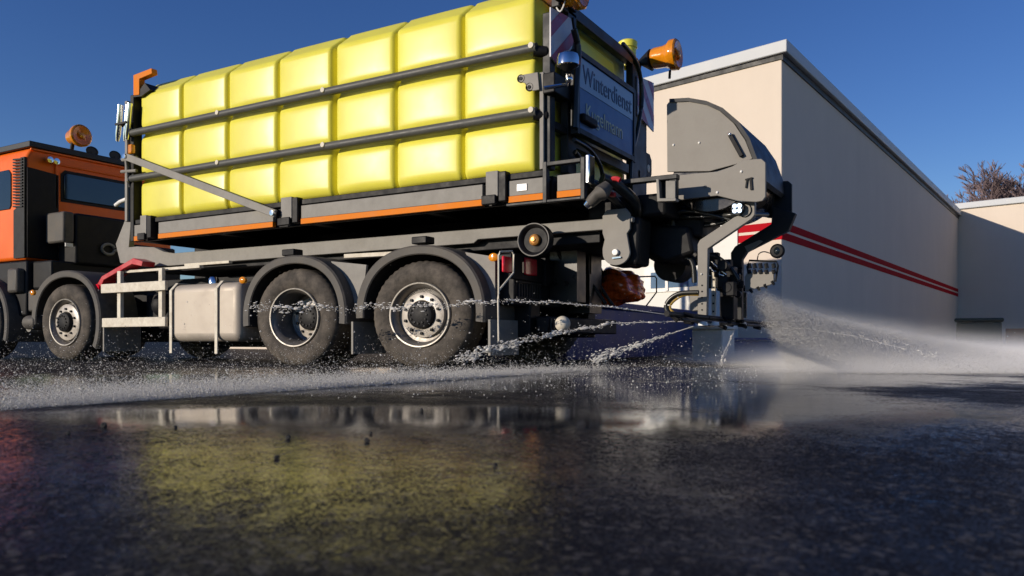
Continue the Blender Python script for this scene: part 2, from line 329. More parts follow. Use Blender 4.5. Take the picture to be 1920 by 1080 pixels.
# ------------------------------------------------------------------ truck
T = thing('service_truck', (-3.5, 1.2, 0), 'orange four axle lorry carrying a yellow brine tank', 'truck')
CZ, WS = .515, 1.15
def wheel(x, y, side, kind):            # side -1: outer face towards -y
    s = side; o = lambda v: -s*v        # offsets measured inwards from the outer face
    rz = .522 if x > -3 else .51; ws = WS if x > -3 else 1.12
    root = MB().lathe((x, y, CZ), [(.315, o(.03)), (.34, o(.005)), (.40, o(-.006)), (.455, o(.0)), (.495, o(.022)), (rz-.003, o(.055)), (rz, o(.09)), (rz, o(.16)), (rz, o(.24)), (rz-.004, o(.28)), (.49, o(.31)), (.44, o(.33)), (.315, o(.31))], n=96, sx=ws, lug=((5, 6, 8, 9), .009)).build('wheel', 'tyre', T, ang=50)
    rec = {'single': .055, 'dual': .26, 'front': .03}[kind]
    MB().lathe((x, y, CZ), [(.318, o(.02)), (.312, o(-.002)), (.300, o(.0)), (.292, o(.03))], n=64, sx=ws).build('rim_lip', 'rimlip', root, ang=60)
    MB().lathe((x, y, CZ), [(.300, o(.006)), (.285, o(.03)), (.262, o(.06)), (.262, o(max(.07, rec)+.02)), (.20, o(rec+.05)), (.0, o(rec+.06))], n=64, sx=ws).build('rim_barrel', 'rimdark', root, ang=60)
    ro = .222 if kind != 'front' else .245
    MB().lathe((x, y, CZ), [(ro, o(rec+.045)), (ro-.004, o(rec+.01)), (ro-.03, o(rec)), (.145, o(rec-.004)), (.13, o(rec+.02)), (.0, o(rec+.02))], n=64, sx=ws).build('rim', 'rim', root, ang=50)
    h = MB(); h.lathe((x, y, CZ), [(.135, o(rec+.0)), (.125, o(rec-.045)), (.10, o(rec-.06)), (.0, o(rec-.062))], n=32, sx=ws)
    for k in range(12):
        a = 2*math.pi*k/12; h.lathe((x+math.cos(a)*.085*ws, y, CZ+math.sin(a)*.085), [(.011, o(rec-.05)), (.011, o(rec-.072)), (0, o(rec-.073))], n=6)
    h.build('hub', 'black', root)
    h = MB()
    for k in range(10):
        a = 2*math.pi*(k+.5)/10; h.lathe((x+math.cos(a)*.178*ws, y, CZ+math.sin(a)*.178), [(.017, o(rec+.002)), (.015, o(rec-.022)), (0, o(rec-.024))], n=6)
        a = 2*math.pi*k/20*2; h.lathe((x+math.cos(a)*.237*ws, y, CZ+math.sin(a)*.237), [(.014, o(rec+.06)), (.014, o(rec+.048)), (0, o(rec+.047))], n=8)
    h.build('wheel_nut', 'black', root)
    return root
wheel(0, 0, -1, 'single'); wheel(-1.664, 0, -1, 'dual'); wheel(-5.885, 0, -1, 'front'); wheel(-8.05, 0, -1, 'front')
for x, k in ((0, 'single'), (-1.664, 'dual'), (-5.885, 'front'), (-8.05, 'front')): wheel(x, 2.42, 1, k)
MB().lathe((-1.664, .36, CZ), [(.3, 0), (.45, 0), (.515, .04), (.515, .25), (.45, .3), (.3, .3)], n=64, sx=WS).build('inner_tyre', 'tyre', T)
def fender(cx, r, a0, a1, y0, y1, sx=1.155, cz=.515, flap=None):
    m_ = MB(); n = 40; prev = None
    prof = [(r-.095, y0+.012), (r-.085, y0), (r-.02, y0-.005), (r-.004, y0+.012), (r, y0+.06), (r, y1), (r-.018, y1), (r-.018, y0+.06), (r-.08, y0+.03)]
    for i in range(n+1):
        a = math.radians(a0+(a1-a0)*i/n); sq = 1+.035*math.sin(2*a)**2
        ring = [m_.bm.verts.new((cx+math.cos(a)*q[0]*sx*sq, q[1], cz+math.sin(a)*q[0]*sq)) for q in prof]
        if prev:
            for k in range(len(prof)): m_.bm.faces.new((prev[k], prev[(k+1) % len(prof)], ring[(k+1) % len(prof)], ring[k]))
        else: m_.bm.faces.new(ring)
        prev = ring
    m_.bm.faces.new(prev); f = m_.build('fender', 'fender', T, ang=30)
    return f
f1 = fender(0, .672, -7, 182, -.03, .60); f2 = fender(-1.655, .665, -7, 188, -.03, .60); f3 = fender(-5.83, .69, -30, 182, -.03, .50)
fender(-8.0, .69, -22, 182, -.03, .5)
for x, f in ((.80, f1), (-.84, f2), (-5.02, f3)):
    MB().box(x-.012, x+.012, 0, .52, .13, .46).build('mudflap', 'grey', f)
for x, z in ((-.0, 1.22), (-1.75, 1.2)): MB().box(x-.09, x+.09, .0, .14, z-.02, z+.05).build('fender_clamp', 'black', T, bev=.01)
m_ = MB(); m_.prism([(.47, 1.10), (.80, 1.04), (.80, .62), (.72, .62)], .1, .13); m_.build('fender_stay', 'grey', T)
m_ = MB(); m_.prism([(-1.22, 1.10), (-.74, 1.04), (-.80, .60), (-.98, .70)], .1, .13); m_.build('fender_stay', 'grey', T)
for x, z in ((.86, 1.02), (-2.42, .94), (-6.6, .93)):
    MB().lathe((x, -.03, z), [(.038, .03), (.038, -.0), (.025, -.012), (0, -.014)], n=16, sx=1.3).build('side_marker_lamp', 'amber', T)
# chassis
m_ = MB(); m_.box(-8.6, 1.0, .72, .80, .80, 1.08); m_.box(-8.6, 1.0, 1.62, 1.70, .80, 1.08)
for x in (-8, -5, -3.5, -2.4, -.8, .9): m_.box(x, x+.1, .8, 1.62, .84, 1.04)
m_.build('chassis_rail', 'black', T, bev=.008)
m_ = MB()
for x in (0, -1.664, -5.885, -8.05):
    m_.tube([(x, .3, CZ), (x, 2.1, CZ)], .07, 16); m_.sphere((x+.02, 1.2, CZ), .22, 20); m_.box(x-.6, x+.6, .7, .82, .62, .72)
m_.build('axle', 'black', T)
m_ = MB(); m_.box(-4.95, -3.85, .55, 1.0, .42, .9); m_.box(-2.5, -2.3, .5, 2, .35, .95); m_.tube([(-4.9, 1.3, .6), (-2.3, 1.3, .6)], .06, 12); m_.box(-4.6, -4.2, .35, .6, .5, .8)
m_.sphere((-4.35, .4, .72), .16, 16); m_.build('underbody_gear', 'black', T, bev=.03)
m_ = MB(); m_.tube([(-6.75, -.0, .52), (-6.62, .0, .52), (-6.62, .3, .52)], .10, 16); m_.box(-6.95, -6.55, .1, .5, .68, .98); m_.build('air_tank', 'fender', T, bev=.05)
MB().lathe((-6.72, 0, .46), [(.0, -.02), (.07, -.01), (.085, .05), (.085, .5)], n=24).build('air_cylinder', 'grey', T)
# fuel tank
MB().box(-5.15, -2.45, 1.55, 2.35, .18, 1.12).build('dark_backing_box', 'black', T, bev=.03)  # black box added as dark backing beneath the far side
MB().box(-4.9, 1.2, 1.28, 1.34, .95, 1.74).build('gap_blackout_panel', 'black', T)  # black sheet added to close bright sky gaps below the tank
MB().box(-9.3, -.62, 1.15, 1.25, .25, .86).build('underbody_blackout', 'black', T, bev=.02)  # black sheet added to hide the sky and keep the underbody dark
ft = MB().box(-3.71, -2.50, .0, .72, .255, .935).build('fuel_tank', 'alu', T, bev=.10, seg=6)
for x in (-3.66, -2.86):
    m_ = MB(); m_.prism([(-.012, .12), (-.012, .86), (.07, .945), (.70, .945), (.70, .957), (.065, .957), (-.024, .865), (-.024, .12)], x-.022, x+.022, 'x'); m_.build('strap', 'cream', ft)
MB().lathe((-3.12, .16, .93), [(.06, 0), (.06, .06), (.045, .085), (0, .09)], ax='z', n=20).build('filler_cap', 'chrome', ft)
# side guard
sg = MB().box(-5.06, -3.78, -.01, .03, .875, .99).build('side_guard', 'cream', T, bev=.006)
MB().box(-5.06, -3.78, -.01, .03, .44, .555).build('guard_rail', 'cream', sg, bev=.006)
for x in (-4.75, -3.93): MB().box(x-.035, x+.035, .032, .08, .44, 1.15).build('guard_post', 'cream', sg, bev=.005)
MB().box(-4.8, -3.3, .1, .16, 1.13, 1.16).build('guard_bearer', 'cream', sg)
m_ = MB(); m_.prism([(-5.22, 1.0), (-5.12, 1.10), (-4.47, 1.30), (-4.28, 1.25), (-4.30, 1.19), (-4.50, 1.225), (-5.08, 1.05), (-5.14, .96)], .04, .22); m_.build('red_bracket', 'red', T, bev=.006)
m_ = MB(); m_.tube([(-5.2, .02, .95), (-5.2, .25, .95)], .05, 12); m_.build('side_marker_lamp', 'redlens', T)
m_ = MB(); m_.bar((-3.8, .3, 1.20), (-3.0, .3, 1.20), .05, .03); m_.bar((-1.2, .3, 1.17), (-.5, .3, 1.16), .05, .04); m_.build('pipe_run', 'cream', T)
# hook lift subframe (long tapering beam)
m_ = MB(); m_.prism([(-5.30, 1.56), (-5.06, 1.92), (-4.96, 1.92), (-5.02, 1.50), (-4.85, 1.50), (-4.50, 1.47), (-4.3, 1.40), (-4.11, 1.37), (2.05, 1.345), (2.05, 1.30), (1.77, 1.25), (.45, 1.25), (.40, 1.215), (-4.4, 1.215), (-4.5, 1.23), (-5.2, 1.30)], .35, .43)
m_.build('hook_lift_beam', 'grey', T, bev=.006)
m_ = MB(); m_.prism([(-5.2, 1.32), (-4.9, 1.5), (1.9, 1.34), (1.8, 1.25)], 1.95, 2.03); m_.box(-4.6, 1.7, .45, 1.9, 1.15, 1.36); m_.build('hook_lift_frame', 'black', T, bev=.01)
# cab
XC = -7.04
cab = MB().prism([(.12, 1.42), (.12, 2.86), (.20, 3.03), (2.42, 3.03), (2.5, 2.86), (2.5, 1.42)], -9.4, XC, 'x').build('cab', 'orange', T, bev=.05, seg=4)
MB().prism([(.16, 3.035), (1.9, 3.035), (1.9, 3.12), (.16, 3.12)], -8.6, XC+.03, 'x').build('roof_board', 'dark', cab, bev=.01)
MB().box(XC, XC+.035, .18, 2.4, 2.99, 3.02).build('roof_lip', 'orange', cab, bev=.008)
m_ = MB(); m_.prism([(-8.7, 2.17), (-7.44, 2.17), (-7.40, 2.22), (-7.40, 2.68), (-7.46, 2.74), (-8.7, 2.74)], .105, .13); m_.build('side_window', 'glass', cab, bev=.005)
m_ = MB()
for k in range(17): m_.prism([(XC-.03, 2.86-k*.042), (XC-.27, 2.875-k*.042), (XC-.27, 2.855-k*.042), (XC-.03, 2.838-k*.042)], .085, .14)
m_.prism([(XC-.28, 1.45), (XC-.0, 1.45), (XC-.0, 2.88), (XC-.10, 2.88), (XC-.12, 2.2), (XC-.28, 2.14)], .102, .14); m_.build('air_grille', 'black', cab)
MB().prism([(.13, 1.45), (.58, 1.45), (.58, 2.70), (.13, 2.74)], XC+.002, XC+.03, 'x').build('rear_recess_panel', 'black', cab, bev=.01)
m_ = MB(); m_.prism([(.66, 2.36), (1.95, 2.36), (2.0, 2.42), (2.0, 2.70), (1.95, 2.75), (.70, 2.75), (.66, 2.71)], XC+.002, XC+.03, 'x'); rw = m_.build('rear_window', 'glass', cab, bev=.01)
m_ = MB(); m_.prism([(.62, 2.32), (2.0, 2.32), (2.05, 2.40), (2.05, 2.72), (1.98, 2.79), (.68, 2.79), (.62, 2.73)], XC+.0, XC+.012, 'x'); m_.build('window_seal', 'black', rw)
m_ = MB()
for yy in (.55, 2.2): m_.box(XC, XC+.03, yy-.02, yy+.02, 2.2, 2.9)
m_.box(XC, XC+.025, .5, 2.4, 2.84, 2.87); m_.build('panel_seam', 'orange', cab, bev=.01)
for (a, b2) in ((92, 300), (104, 303)):
    yy, zz = B(a, b2, XC+.08); m_ = MB(); m_.lathe((XC+.02, yy, zz), [(.03, 0), (.045, .06), (.045, .1), (0, .105)], ax='x', n=20); m_.build('rear_work_lamp', 'chrome', cab)
yb, zb = B(145, 256, XC)
def beacon(x, y, z, r, L_, parent, dirx=1):
    b0 = MB().lathe((x, y, z), [(0, 0), (r*.62, 0), (r*.68, L_*.1), (r*.7, L_*.45), (r*.8, L_*.62), (r*.98, L_*.72), (r, L_*.8), (r, L_*.95), (r*.9, L_)], ax='x', n=40).build('beacon', 'amber', parent, ang=40)
    MB().lathe((x, y, z), [(r*.88, L_*.985), (r*.84, L_*1.01), (r*.6, L_*.98), (r*.2, L_*.9), (0, L_*.9)], ax='x', n=40).build('lens', 'amberdark', b0)
    m_ = MB(); m_.lathe((x, y, z), [(r*.3, L_*.8), (r*.28, L_*1.04), (r*.12, L_*1.09), (0, L_*1.09)], ax='x', n=5)
    m_.tube([(x+L_*.9, y-r*.35, z+r*.4), (x+L_*1.02, y-r*.2, z)], .014, 8); m_.tube([(x+L_*.9, y+r*.4, z-r*.35), (x+L_*1.02, y+r*.1, z)], .014, 8); m_.build('reflector', 'amber', b0)
    return b0
bc = beacon(XC-.14, yb, zb, .165, .26, T); MB().tube([(XC-.05, yb-.06, 3.10), (XC-.05, yb-.04, zb-.1)], .028, 12).build('stalk', 'black', bc)
for a, b2 in ((172, 285), (215, 293)):
    yy, zz = B(a, b2, XC-.05); m_ = MB(); m_.lathe((XC-.05, yy, zz+.01), [(0, -.05), (.045, -.04), (.07, 0), (.075, .012), (.062, .018), (.058, .008), (0, .01)], ax='x', n=24, sx=1.35); m_.tube([(XC-.05, yy, 3.08), (XC-.05, yy, zz)], .02, 8); m_.build('roof_lamp', 'dark', T)
# intake and battery gear behind the cab
ai = MB().box(XC+.10, XC+.55, .52, 1.32, 1.36, 2.10).build('air_filter_box', 'black', T, bev=.04, seg=3)
MB().box(XC+.10, XC+.555, .34, .50, 1.66, 2.10).build('intake_duct', 'fender', ai, bev=.03)
MB().box(XC+.556, XC+.57, .36, .47, 1.60, 1.65).build('sticker', 'white', ai)
m_ = MB(); c = Vector((XC+.575, 1.0, 1.62))
m_.tube([c+Vector((0, math.cos(k*.36)*.10, math.sin(k*.36)*.075)) for k in range(1, 17)], .022, 8)
m_.tube([c+Vector((0, .08, -.02)), c+Vector((0, .2, .02)), c+Vector((0, .27, -.04)), c+Vector((0, .25, -.13)), c+Vector((0, .18, -.16))], .022, 8)
m_.build('coiled_line', 'grey', ai)
m_ = MB(); m_.box(XC+.02, XC+.5, .2, 2.3, 1.0, 1.40); m_.box(XC+.1, XC+.5, 1.35, 2.2, 1.3, 1.75); m_.box(-9.4, XC+.02, .12, 2.4, .62, 1.41); m_.build('lower_cab', 'black', T, bev=.03)
MB().box(-7.35, -7.08, .02, .5, .95, 1.30).build('entry_step', 'fender', T, bev=.04)
# rear end of the chassis
m_ = MB(); m_.box(.72, .94, .22, 2.2, .60, 1.08); m_.box(.98, 1.12, .55, 2.2, .34, .5); m_.box(.3, .95, .5, .7, .3, .9); m_.box(.3, .95, 1.8, 2.0, .3, .9); m_.build('rear_crossmember', 'black', T, bev=.015)
m_ = MB()
for k in range(9): m_.box(.94, .952, .28+k*.05, .30+k*.05, .68, .80)
for k in range(8): m_.box(1.122, 1.134, .58+k*.05, .60+k*.05, .36, .48)
m_.box(.94, .955, .24, .72, .66, .675); m_.box(.94, .955, .24, .72, .81, .82); m_.build('plate_ribs', 'dark', T)  # ribs in place of illegible lettering on the rear plates
def bl_(px0, px1, py0, py1, X): 
    y0, z0 = B(px0, py1, X); y1, z1 = B(px1, py0, X); return y0, y1, z0, z1
tl = MB().box(.94, .965, .12, .72, .83, 1.07).build('tail_lamp', 'black', T, bev=.01)
y0, y1, z0, z1 = bl_(945, 961, 482, 510, .99); MB().box(.962, .99, y0, y1, z0, z1).build('lens', 'redlens', tl, bev=.012)
y0, y1, z0, z1 = bl_(985, 1008, 486, 515, .985); MB().box(.962, .985, y0, y1, z0, z1).build('lens', 'redlens', tl, bev=.012)
MB().box(.966, .975, .30, .42, .90, 1.0).build('lens', 'glass', tl)
m_ = MB(); XX = 1.06
pts = [B(a, b2, XX) for a, b2 in ((935, 552), (935, 478), (938, 472), (960, 471), (963, 477), (963, 511), (935, 545), (934, 560), (935, 640))]
m_.tube([(XX, p[0], p[1]) for p in pts], .0085, 8); m_.build('lamp_guard', 'cream', T)
m_ = MB(); XX = 1.06
pts = [B(a, b2, XX) for a, b2 in ((1196, 519), (1228, 518), (1231, 522), (1231, 548), (1212, 573))]
m_.tube([(XX, p[0], p[1]) for p in pts], .009, 8); m_.build('lamp_guard', 'black', T)
xb, zb2 = S(1055, 607, .42); MB().sphere((xb, .42, zb2), .072, 24).build('round_end_cap', 'cream', T); MB().tube([(xb-.03, .45, zb2), (xb-.15, .7, zb2)], .03, 10).build('cap_arm', 'black', T)
m_ = MB(); bmesh.ops.create_icosphere(m_.bm, subdivisions=4, radius=1)
for v in m_.bm.verts:
    n_ = v.co.normalized(); r_ = 1+.12*math.sin(5*n_.x+3*n_.z)+.07*math.sin(9*n_.y+4*n_.x)+.05*math.sin(17*n_.z+8*n_.y)
    v.co = Vector((1.22+.30*n_.x*r_, 2.0+.26*n_.y*r_, .86+.20*n_.z*r_))
m_.build('rear_cover', 'redcover', T, ang=180)
m_ = MB()
for s_ in range(9):
    a = Vector((1.0+.1*random.random(), .8+1.2*random.random(), 1.15)); m_.tube([a, a+Vector((.1, .1, -.25)), a+Vector((.25*random.random(), .2, -.5))], .018, 8)
m_.box(.95, 1.25, .9, 1.1, .65, 1.15); m_.box(.95, 1.2, 1.3, 1.6, .55, 1.15); m_.build('air_hose', 'hosey', T)

# ------------------------------------------------------------------ demountable brine sprayer on the truck
P_ = thing('brine_sprayer', (-1.5, 1.2, 1.4), 'yellow ribbed brine tank unit with grey frame and rear spray arms', 'sprayer')
def side_rows():                        # cross-section, near bottom -> top -> far bottom, with the grooves for the tubes
    rows = []
    def pill(z): 
        g = 0
        for c in (2.275, 2.84): 
            q = abs(z-c)/.055
            if q < 2.2: g = max(g, .05*math.exp(-q*q*1.1))
        return g
    for z in np.linspace(1.775, 3.30, 46): rows.append((.05+pill(z)+(.04*math.exp(-((z-1.775)/.03)**2)), z))
    for a in (.35, .7, 1): rows.append((.05+.016*a*a, 3.30+.035*a))
    for a in (.1, .35, .6, .85, 1): rows.append((.066+.20*a, 3.335+.165*a))
    for a in (.3, .6, 1): rows.append((.266+.07*a, 3.50+.017*a))
    return rows
def tank(x0, x1, ncol, name='brine_tank'):
    half = side_rows(); prof = [(y, z, 1) for y, z in half]+[(y, 3.517, 1) for y in np.linspace(.5, 1.75, 8)]+[(2.2-(y-.0), z, 1) for y, z in half[::-1]]
    prof = [(y, z) for y, z, _ in prof]; cw = (x1-x0)/ncol; xs = []
    loc = [0, .004, .012, .024, .04, .06, .085, .13, .2, .3, .4]; loc = loc+[.5]+[1-q for q in loc[::-1]]
    for c in range(ncol):
        for q in loc[(0 if c == 0 else 1):]: xs.append((x0+(c+q)*cw, q, c))
    bm = bmesh.new(); rings = []; cy, cz = 1.12, 2.6
    for x, q, c in xs:
        e = min(q, 1-q)*cw; endw = (c == 0 and q < .5) or (c == ncol-1 and q > .5)
        gr = (.060 if not endw else .085)*math.exp(-(e/.021)**2)+.006*math.exp(-(e/.09)**2)      # groove between columns
        ring = []
        for y, z in prof:
            dy = 0; zz = z
            ins = gr
            pillow = 0
            if z < 3.31:
                for a, b2 in ((1.775, 2.275), (2.275, 2.84), (2.84, 3.40)):
                    if a <= z <= b2: v_ = (z-a)/(b2-a); pillow = .017*(1-abs(2*q-1)**2.1)*(1-abs(2*v_-1)**3.2)
            out = ins-pillow
            sgn = 1 if y < cy else -1
            if z > 3.335: yy = y+sgn*out*.5*(1 if z < 3.5 else 0); zz = z-out*.42
            else: yy = y+sgn*out
            ring.append(bm.verts.new((x, yy, zz)))
        rings.append(ring)
    for i in range(len(rings)-1):
        for k in range(len(prof)-1): bm.faces.new((rings[i][k], rings[i][k+1], rings[i+1][k+1], rings[i+1][k]))
        bm.faces.new((rings[i][-1], rings[i][0], rings[i+1][0], rings[i+1][-1]))
    bm.faces.new(rings[0]); bm.faces.new(rings[-1][::-1])
    m_ = MB(); m_.bm.free(); m_.bm = bm
    return m_.build(name, 'yellow', P_, ang=60)
t1 = tank(-4.36, -1.155, 4); t2 = tank(-1.13, 1.265, 3)
# embossed panels on the tank's rear wall and the filler neck
MB().box(1.262, 1.30, .55, 1.7, 2.95, 3.22).build('rear_emboss', 'yellow', t2, bev=.03, seg=4)
MB().box(1.262, 1.30, .3, 1.95, 1.85, 2.15).build('rear_emboss', 'yellow', t2, bev=.03, seg=4)
yy, zz = B(1177, 88, 1.0); MB().lathe((1.0, yy, zz), [(.10, -.25), (.10, -.03), (.115, -.02), (.115, .05), (.09, .07), (0, .075)], ax='z', n=24).build('filler_neck', 'yellow', t2)
# tubes that hold the tank
for zc in (2.275, 2.84):
    tb = MB().tube([(x, -.012, zc) for x in (-4.42, -3, -1.2, 0, 1.30)], .043, 20).build('holding_tube', 'tube', P_)
    for x in (-2.80, -1.19, 1.265):
        MB().lathe((x, -.05, zc+.012), [(.0, -.016), (.026, -.014), (.028, 0), (.02, .02)], n=16).build('tube_bolt', 'cream', tb)
    MB().tube([(1.26, .0, zc-.02), (1.36, .06, zc-.03)], .05, 14).build('tube_clamp', 'black', tb)
    MB().tube([(-4.44, -.012, zc), (-4.52, .05, zc+.02)], .045, 12).build('tube_clamp', 'black', tb)
MB().bar((-4.46, -.075, 2.545), (-1.85, -.075, 1.625), .03, .085).build('diagonal_brace', 'grey', P_, bev=.006)
for x, z in ((-4.44, 2.54), (-1.88, 1.635)): MB().lathe((x, -.11, z), [(0, -.0), (.03, .002), (.034, .02), (.034, .03)], n=16).build('brace_bolt', 'chrome', P_)
# side beam with orange tape
def sidebeam(x0, x1):
    b0 = MB().box(x0, x1, .01, .06, 1.563, 1.70).build('side_panel', 'grey', P_, bev=.004)
    MB().box(x0, x1, .004, .055, 1.505, 1.56).build('orange_tape', 'stripe', b0)
sidebeam(-4.42, -4.28); sidebeam(-3.93, -1.98); sidebeam(-1.56, .72); sidebeam(1.0, 1.37); sidebeam(1.49, 1.73)
m_ = MB(); m_.box(-4.45, 1.37, .02, .10, 1.712, 1.768); m_.box(-4.4, 1.37, .065, .12, 1.50, 1.71); m_.build('bottom_rail', 'black', P_, bev=.006)
m_ = MB(); m_.box(-4.36, 1.36, 2.2, 2.3, 1.5, 1.768); m_.box(-4.3, 1.3, .3, 2.0, 1.60, 1.77)
for x in (-4.4, -3, -1.5, 0, 1.3): m_.box(x, x+.1, .1, 2.25, 1.5, 1.69)
m_.build('deck_frame', 'black', P_, bev=.008)
for x0, x1 in ((-4.27, -4.05), (-1.86, -1.60), (.74, .97)):
    k = MB().box(x0+.04, x1-.06, -.03, .02, 1.57, 1.80).build('tube_socket', 'grey', P_, bev=.006)
    MB().box(x1-.06, x1+.02, -.025, .06, 1.52, 1.79).build('socket_block', 'black', k, bev=.008); MB().box(x0, x1-.08, -.045, .0, 1.50, 1.585).build('socket_foot', 'black', k, bev=.008)
m_ = MB()
for x in (1.375, 1.74): m_.box(x-.02, x+.02, -.01, .05, 1.47, 1.83)
m_.box(1.395, 1.72, -.008, .05, 1.79, 1.825); m_.box(.98, 1.72, -.004, .05, 1.473, 1.497); m_.build('corner_frame', 'dark', P_, bev=.005)
MB().box(1.09, 1.19, .002, .012, 1.60, 1.66).build('type_plate', 'platewhite', P_)
for x in (1.76,): MB().box(x, x+.04, -.0, .12, 1.60, 1.85).build('corner_lug', 'chrome', P_, bev=.01)
# front frame
m_ = MB(); m_.box(-4.47, -4.40, -.0, .12, 1.50, 3.32); m_.box(-4.47, -4.40, 2.1, 2.2, 1.5, 3.32); m_.box(-4.46, -4.41, .1, 2.1, 3.2, 3.28); m_.bar((-4.44, .05, 3.30), (-4.43, .55, 3.52), .06, .05); m_.bar((-4.43, .55, 3.52), (-4.43, 1.7, 3.52), .06, .05); m_.build('front_frame', 'black', P_, bev=.008)
MB().box(-4.535, -4.485, -.03, .03, 1.75, 3.25).build('front_post', 'grey', P_, bev=.006)
m_ = MB(); m_.prism(poly(.02, [(254, 180), (254, 142), (288, 129), (289, 139), (265, 149), (265, 179)]), -.01, .07); ob = m_.build('orange_outline_bracket', 'stripe', P_, bev=.005)
m_ = MB(); m_.prism(poly(.04, [(254, 184), (266, 172), (277, 157), (287, 170), (270, 182)]), -.0, .2); m_.build('bracket_gusset', 'black', ob)
cyl = MB()
for i, (a, b2) in enumerate(((224, 1), (233, 0), (242, -2))):
    x0, z0 = S(a-4, 264+b2, -.05); x1, z1 = S(a+2, 196+b2, -.05); cyl.tube([(x0, -.05+.04*(i % 2), z0), (x0*.8+x1*.2, -.05+.04*(i % 2), z0*.8+z1*.2), (x1, -.05+.04*(i % 2), z1)], [.02, .035, .035], 14)
cy_ = cyl.build('steel_cylinder', 'chrome', P_)
x0, z0 = S(232, 232, -.06); MB().box(x0-.12, x0+.10, -.1, .02, z0-.012, z0+.012).build('cylinder_clamp', 'black', cy_)
x0, z0 = S(247, 280, -.0); MB().box(x0-.04, x0+.04, -.03, .03, z0-.06, z0+.06).build('side_marker_lamp', 'amber', P_, bev=.015)
m_ = MB(); m_.tube([(*S(236, 292, -.03)[:1], -.03, S(236, 292, -.03)[1]), (S(240, 340, -.03)[0], -.03, S(240, 340, -.03)[1]), (S(243, 350, 0)[0], .0, S(243, 350, 0)[1])], .02, 8)
m_.tube([(S(230, 300, -.03)[0], -.03, S(230, 300, -.03)[1]), (S(256, 296, -.03)[0], -.03, S(256, 296, -.03)[1])], .025, 8); m_.tube([(S(228, 322, -.03)[0], -.03, S(228, 322, -.03)[1]), (S(256, 320, -.03)[0], -.03, S(256, 320, -.03)[1])], .02, 8); m_.build('access_step', 'grey', P_)
m_ = MB(); x0, z0 = S(217, 385, .6); m_.tube([(x0, .6, z0), (x0+.1, .6, z0+.04), (x0+.35, .6, z0+.08)], .028, 10); m_.build('grab_handle', 'white', P_)
# rear frame, warning plates, sign
XR = 1.36
rf = MB(); rf.box(XR-.04, XR+.0, -.0, .03, 1.77, 2.62); rf.build('rear_post', 'grey', P_, bev=.004)
rf = MB(); rf.box(XR-.03, XR+.05, .035, .13, 1.77, 3.15); rf.box(XR-.03, XR+.05, .38, .56, 1.80, 3.3); rf.box(XR-.03, XR+.05, 1.95, 2.12, 1.60, 3.36); rf.box(XR-.03, XR+.05, .2, 2.12, 3.26, 3.37)
rf.box(XR-.02, XR+.04, .13, .5, 2.15, 2.22); rf.box(XR-.02, XR+.04, .5, 2.2, 2.06, 2.16); rf.box(XR-.02, XR+.04, 2.12, 2.4, 1.62, 2.75); rf.bar((XR+.03, .48, 3.25), (XR+.05, .62, 2.75), .05, .07)
rf.box(XR-.03, XR+.35, .2, 2.25, 1.60, 1.70); rf.build('rear_frame', 'dark', P_, bev=.008)
k = MB().box(XR+.03, XR+.08, .0, .5, 3.3, 3.36).build('beacon_bracket', 'black', P_)
def striped(pts_yz, x, name, slope):
    b0 = MB().prism(pts_yz, x, x+.012, 'x').build(name, 'platewhite', P_)
    ys = [p[0] for p in pts_yz]; zs = [p[1] for p in pts_yz]; y0, y1, z0, z1 = min(ys), max(ys), min(zs), max(zs)
    for i in range(-1, 6):                # slanted bands clipped to the plate
        a = z0+i*.30-.1; band = [(y0-.01, a), (y1+.01, a+slope*(y1-y0)), (y1+.01, a+slope*(y1-y0)+.13), (y0-.01, a+.13)]
        bm = bmesh.new(); f = bm.faces.new([bm.verts.new((x+.0145, *p)) for p in band])
        n = len(pts_yz); area = sum(pts_yz[j][0]*pts_yz[(j+1) % n][1]-pts_yz[(j+1) % n][0]*pts_yz[j][1] for j in range(n)); sg_ = 1 if area > 0 else -1
        for j in range(n):
            p, q = pts_yz[j], pts_yz[(j+1) % n]; nn = Vector((0, (q[1]-p[1])*sg_, -(q[0]-p[0])*sg_)).normalized()
            bmesh.ops.bisect_plane(bm, geom=bm.verts[:]+bm.edges[:]+bm.faces[:], plane_co=(x, *p), plane_no=nn, clear_outer=True)
        if bm.faces:
            m_ = MB(); m_.bm.free(); m_.bm = bm; m_.build('red_band', 'platered', b0)
        else: bm.free()
striped([(.0, 3.17), (.40, 3.21), (.46, 3.05), (.36, 2.82), (.14, 2.70), (.0, 2.74)], XR+.06, 'warning_plate', .9)
striped([(2.05, 3.16), (2.55, 3.22), (2.55, 2.66), (2.05, 2.74)], XR+.055, 'warning_plate', -.9)
XS = XR+.10
DY = -.17
sb = MB().box(XS, XS+.05, .56+DY, 1.88+DY, 2.20, 2.86).build('sign', 'signblue', P_, bev=.006)
m_ = MB(); m_.box(XS-.01, XS+.065, .52+DY, .565+DY, 2.14, 2.91); m_.box(XS-.01, XS+.065, 1.875+DY, 1.92+DY, 2.14, 2.91); m_.box(XS-.01, XS+.065, .565+DY, 1.875+DY, 2.86, 2.91); m_.box(XS-.01, XS+.065, .565+DY, 1.875+DY, 2.15, 2.20); m_.build('sign_frame', 'dark', sb, bev=.004)
MB().box(XS+.05, XS+.055, .58+DY, 1.86+DY, 2.575, 2.845).build('sign_band', 'signlight', sb)
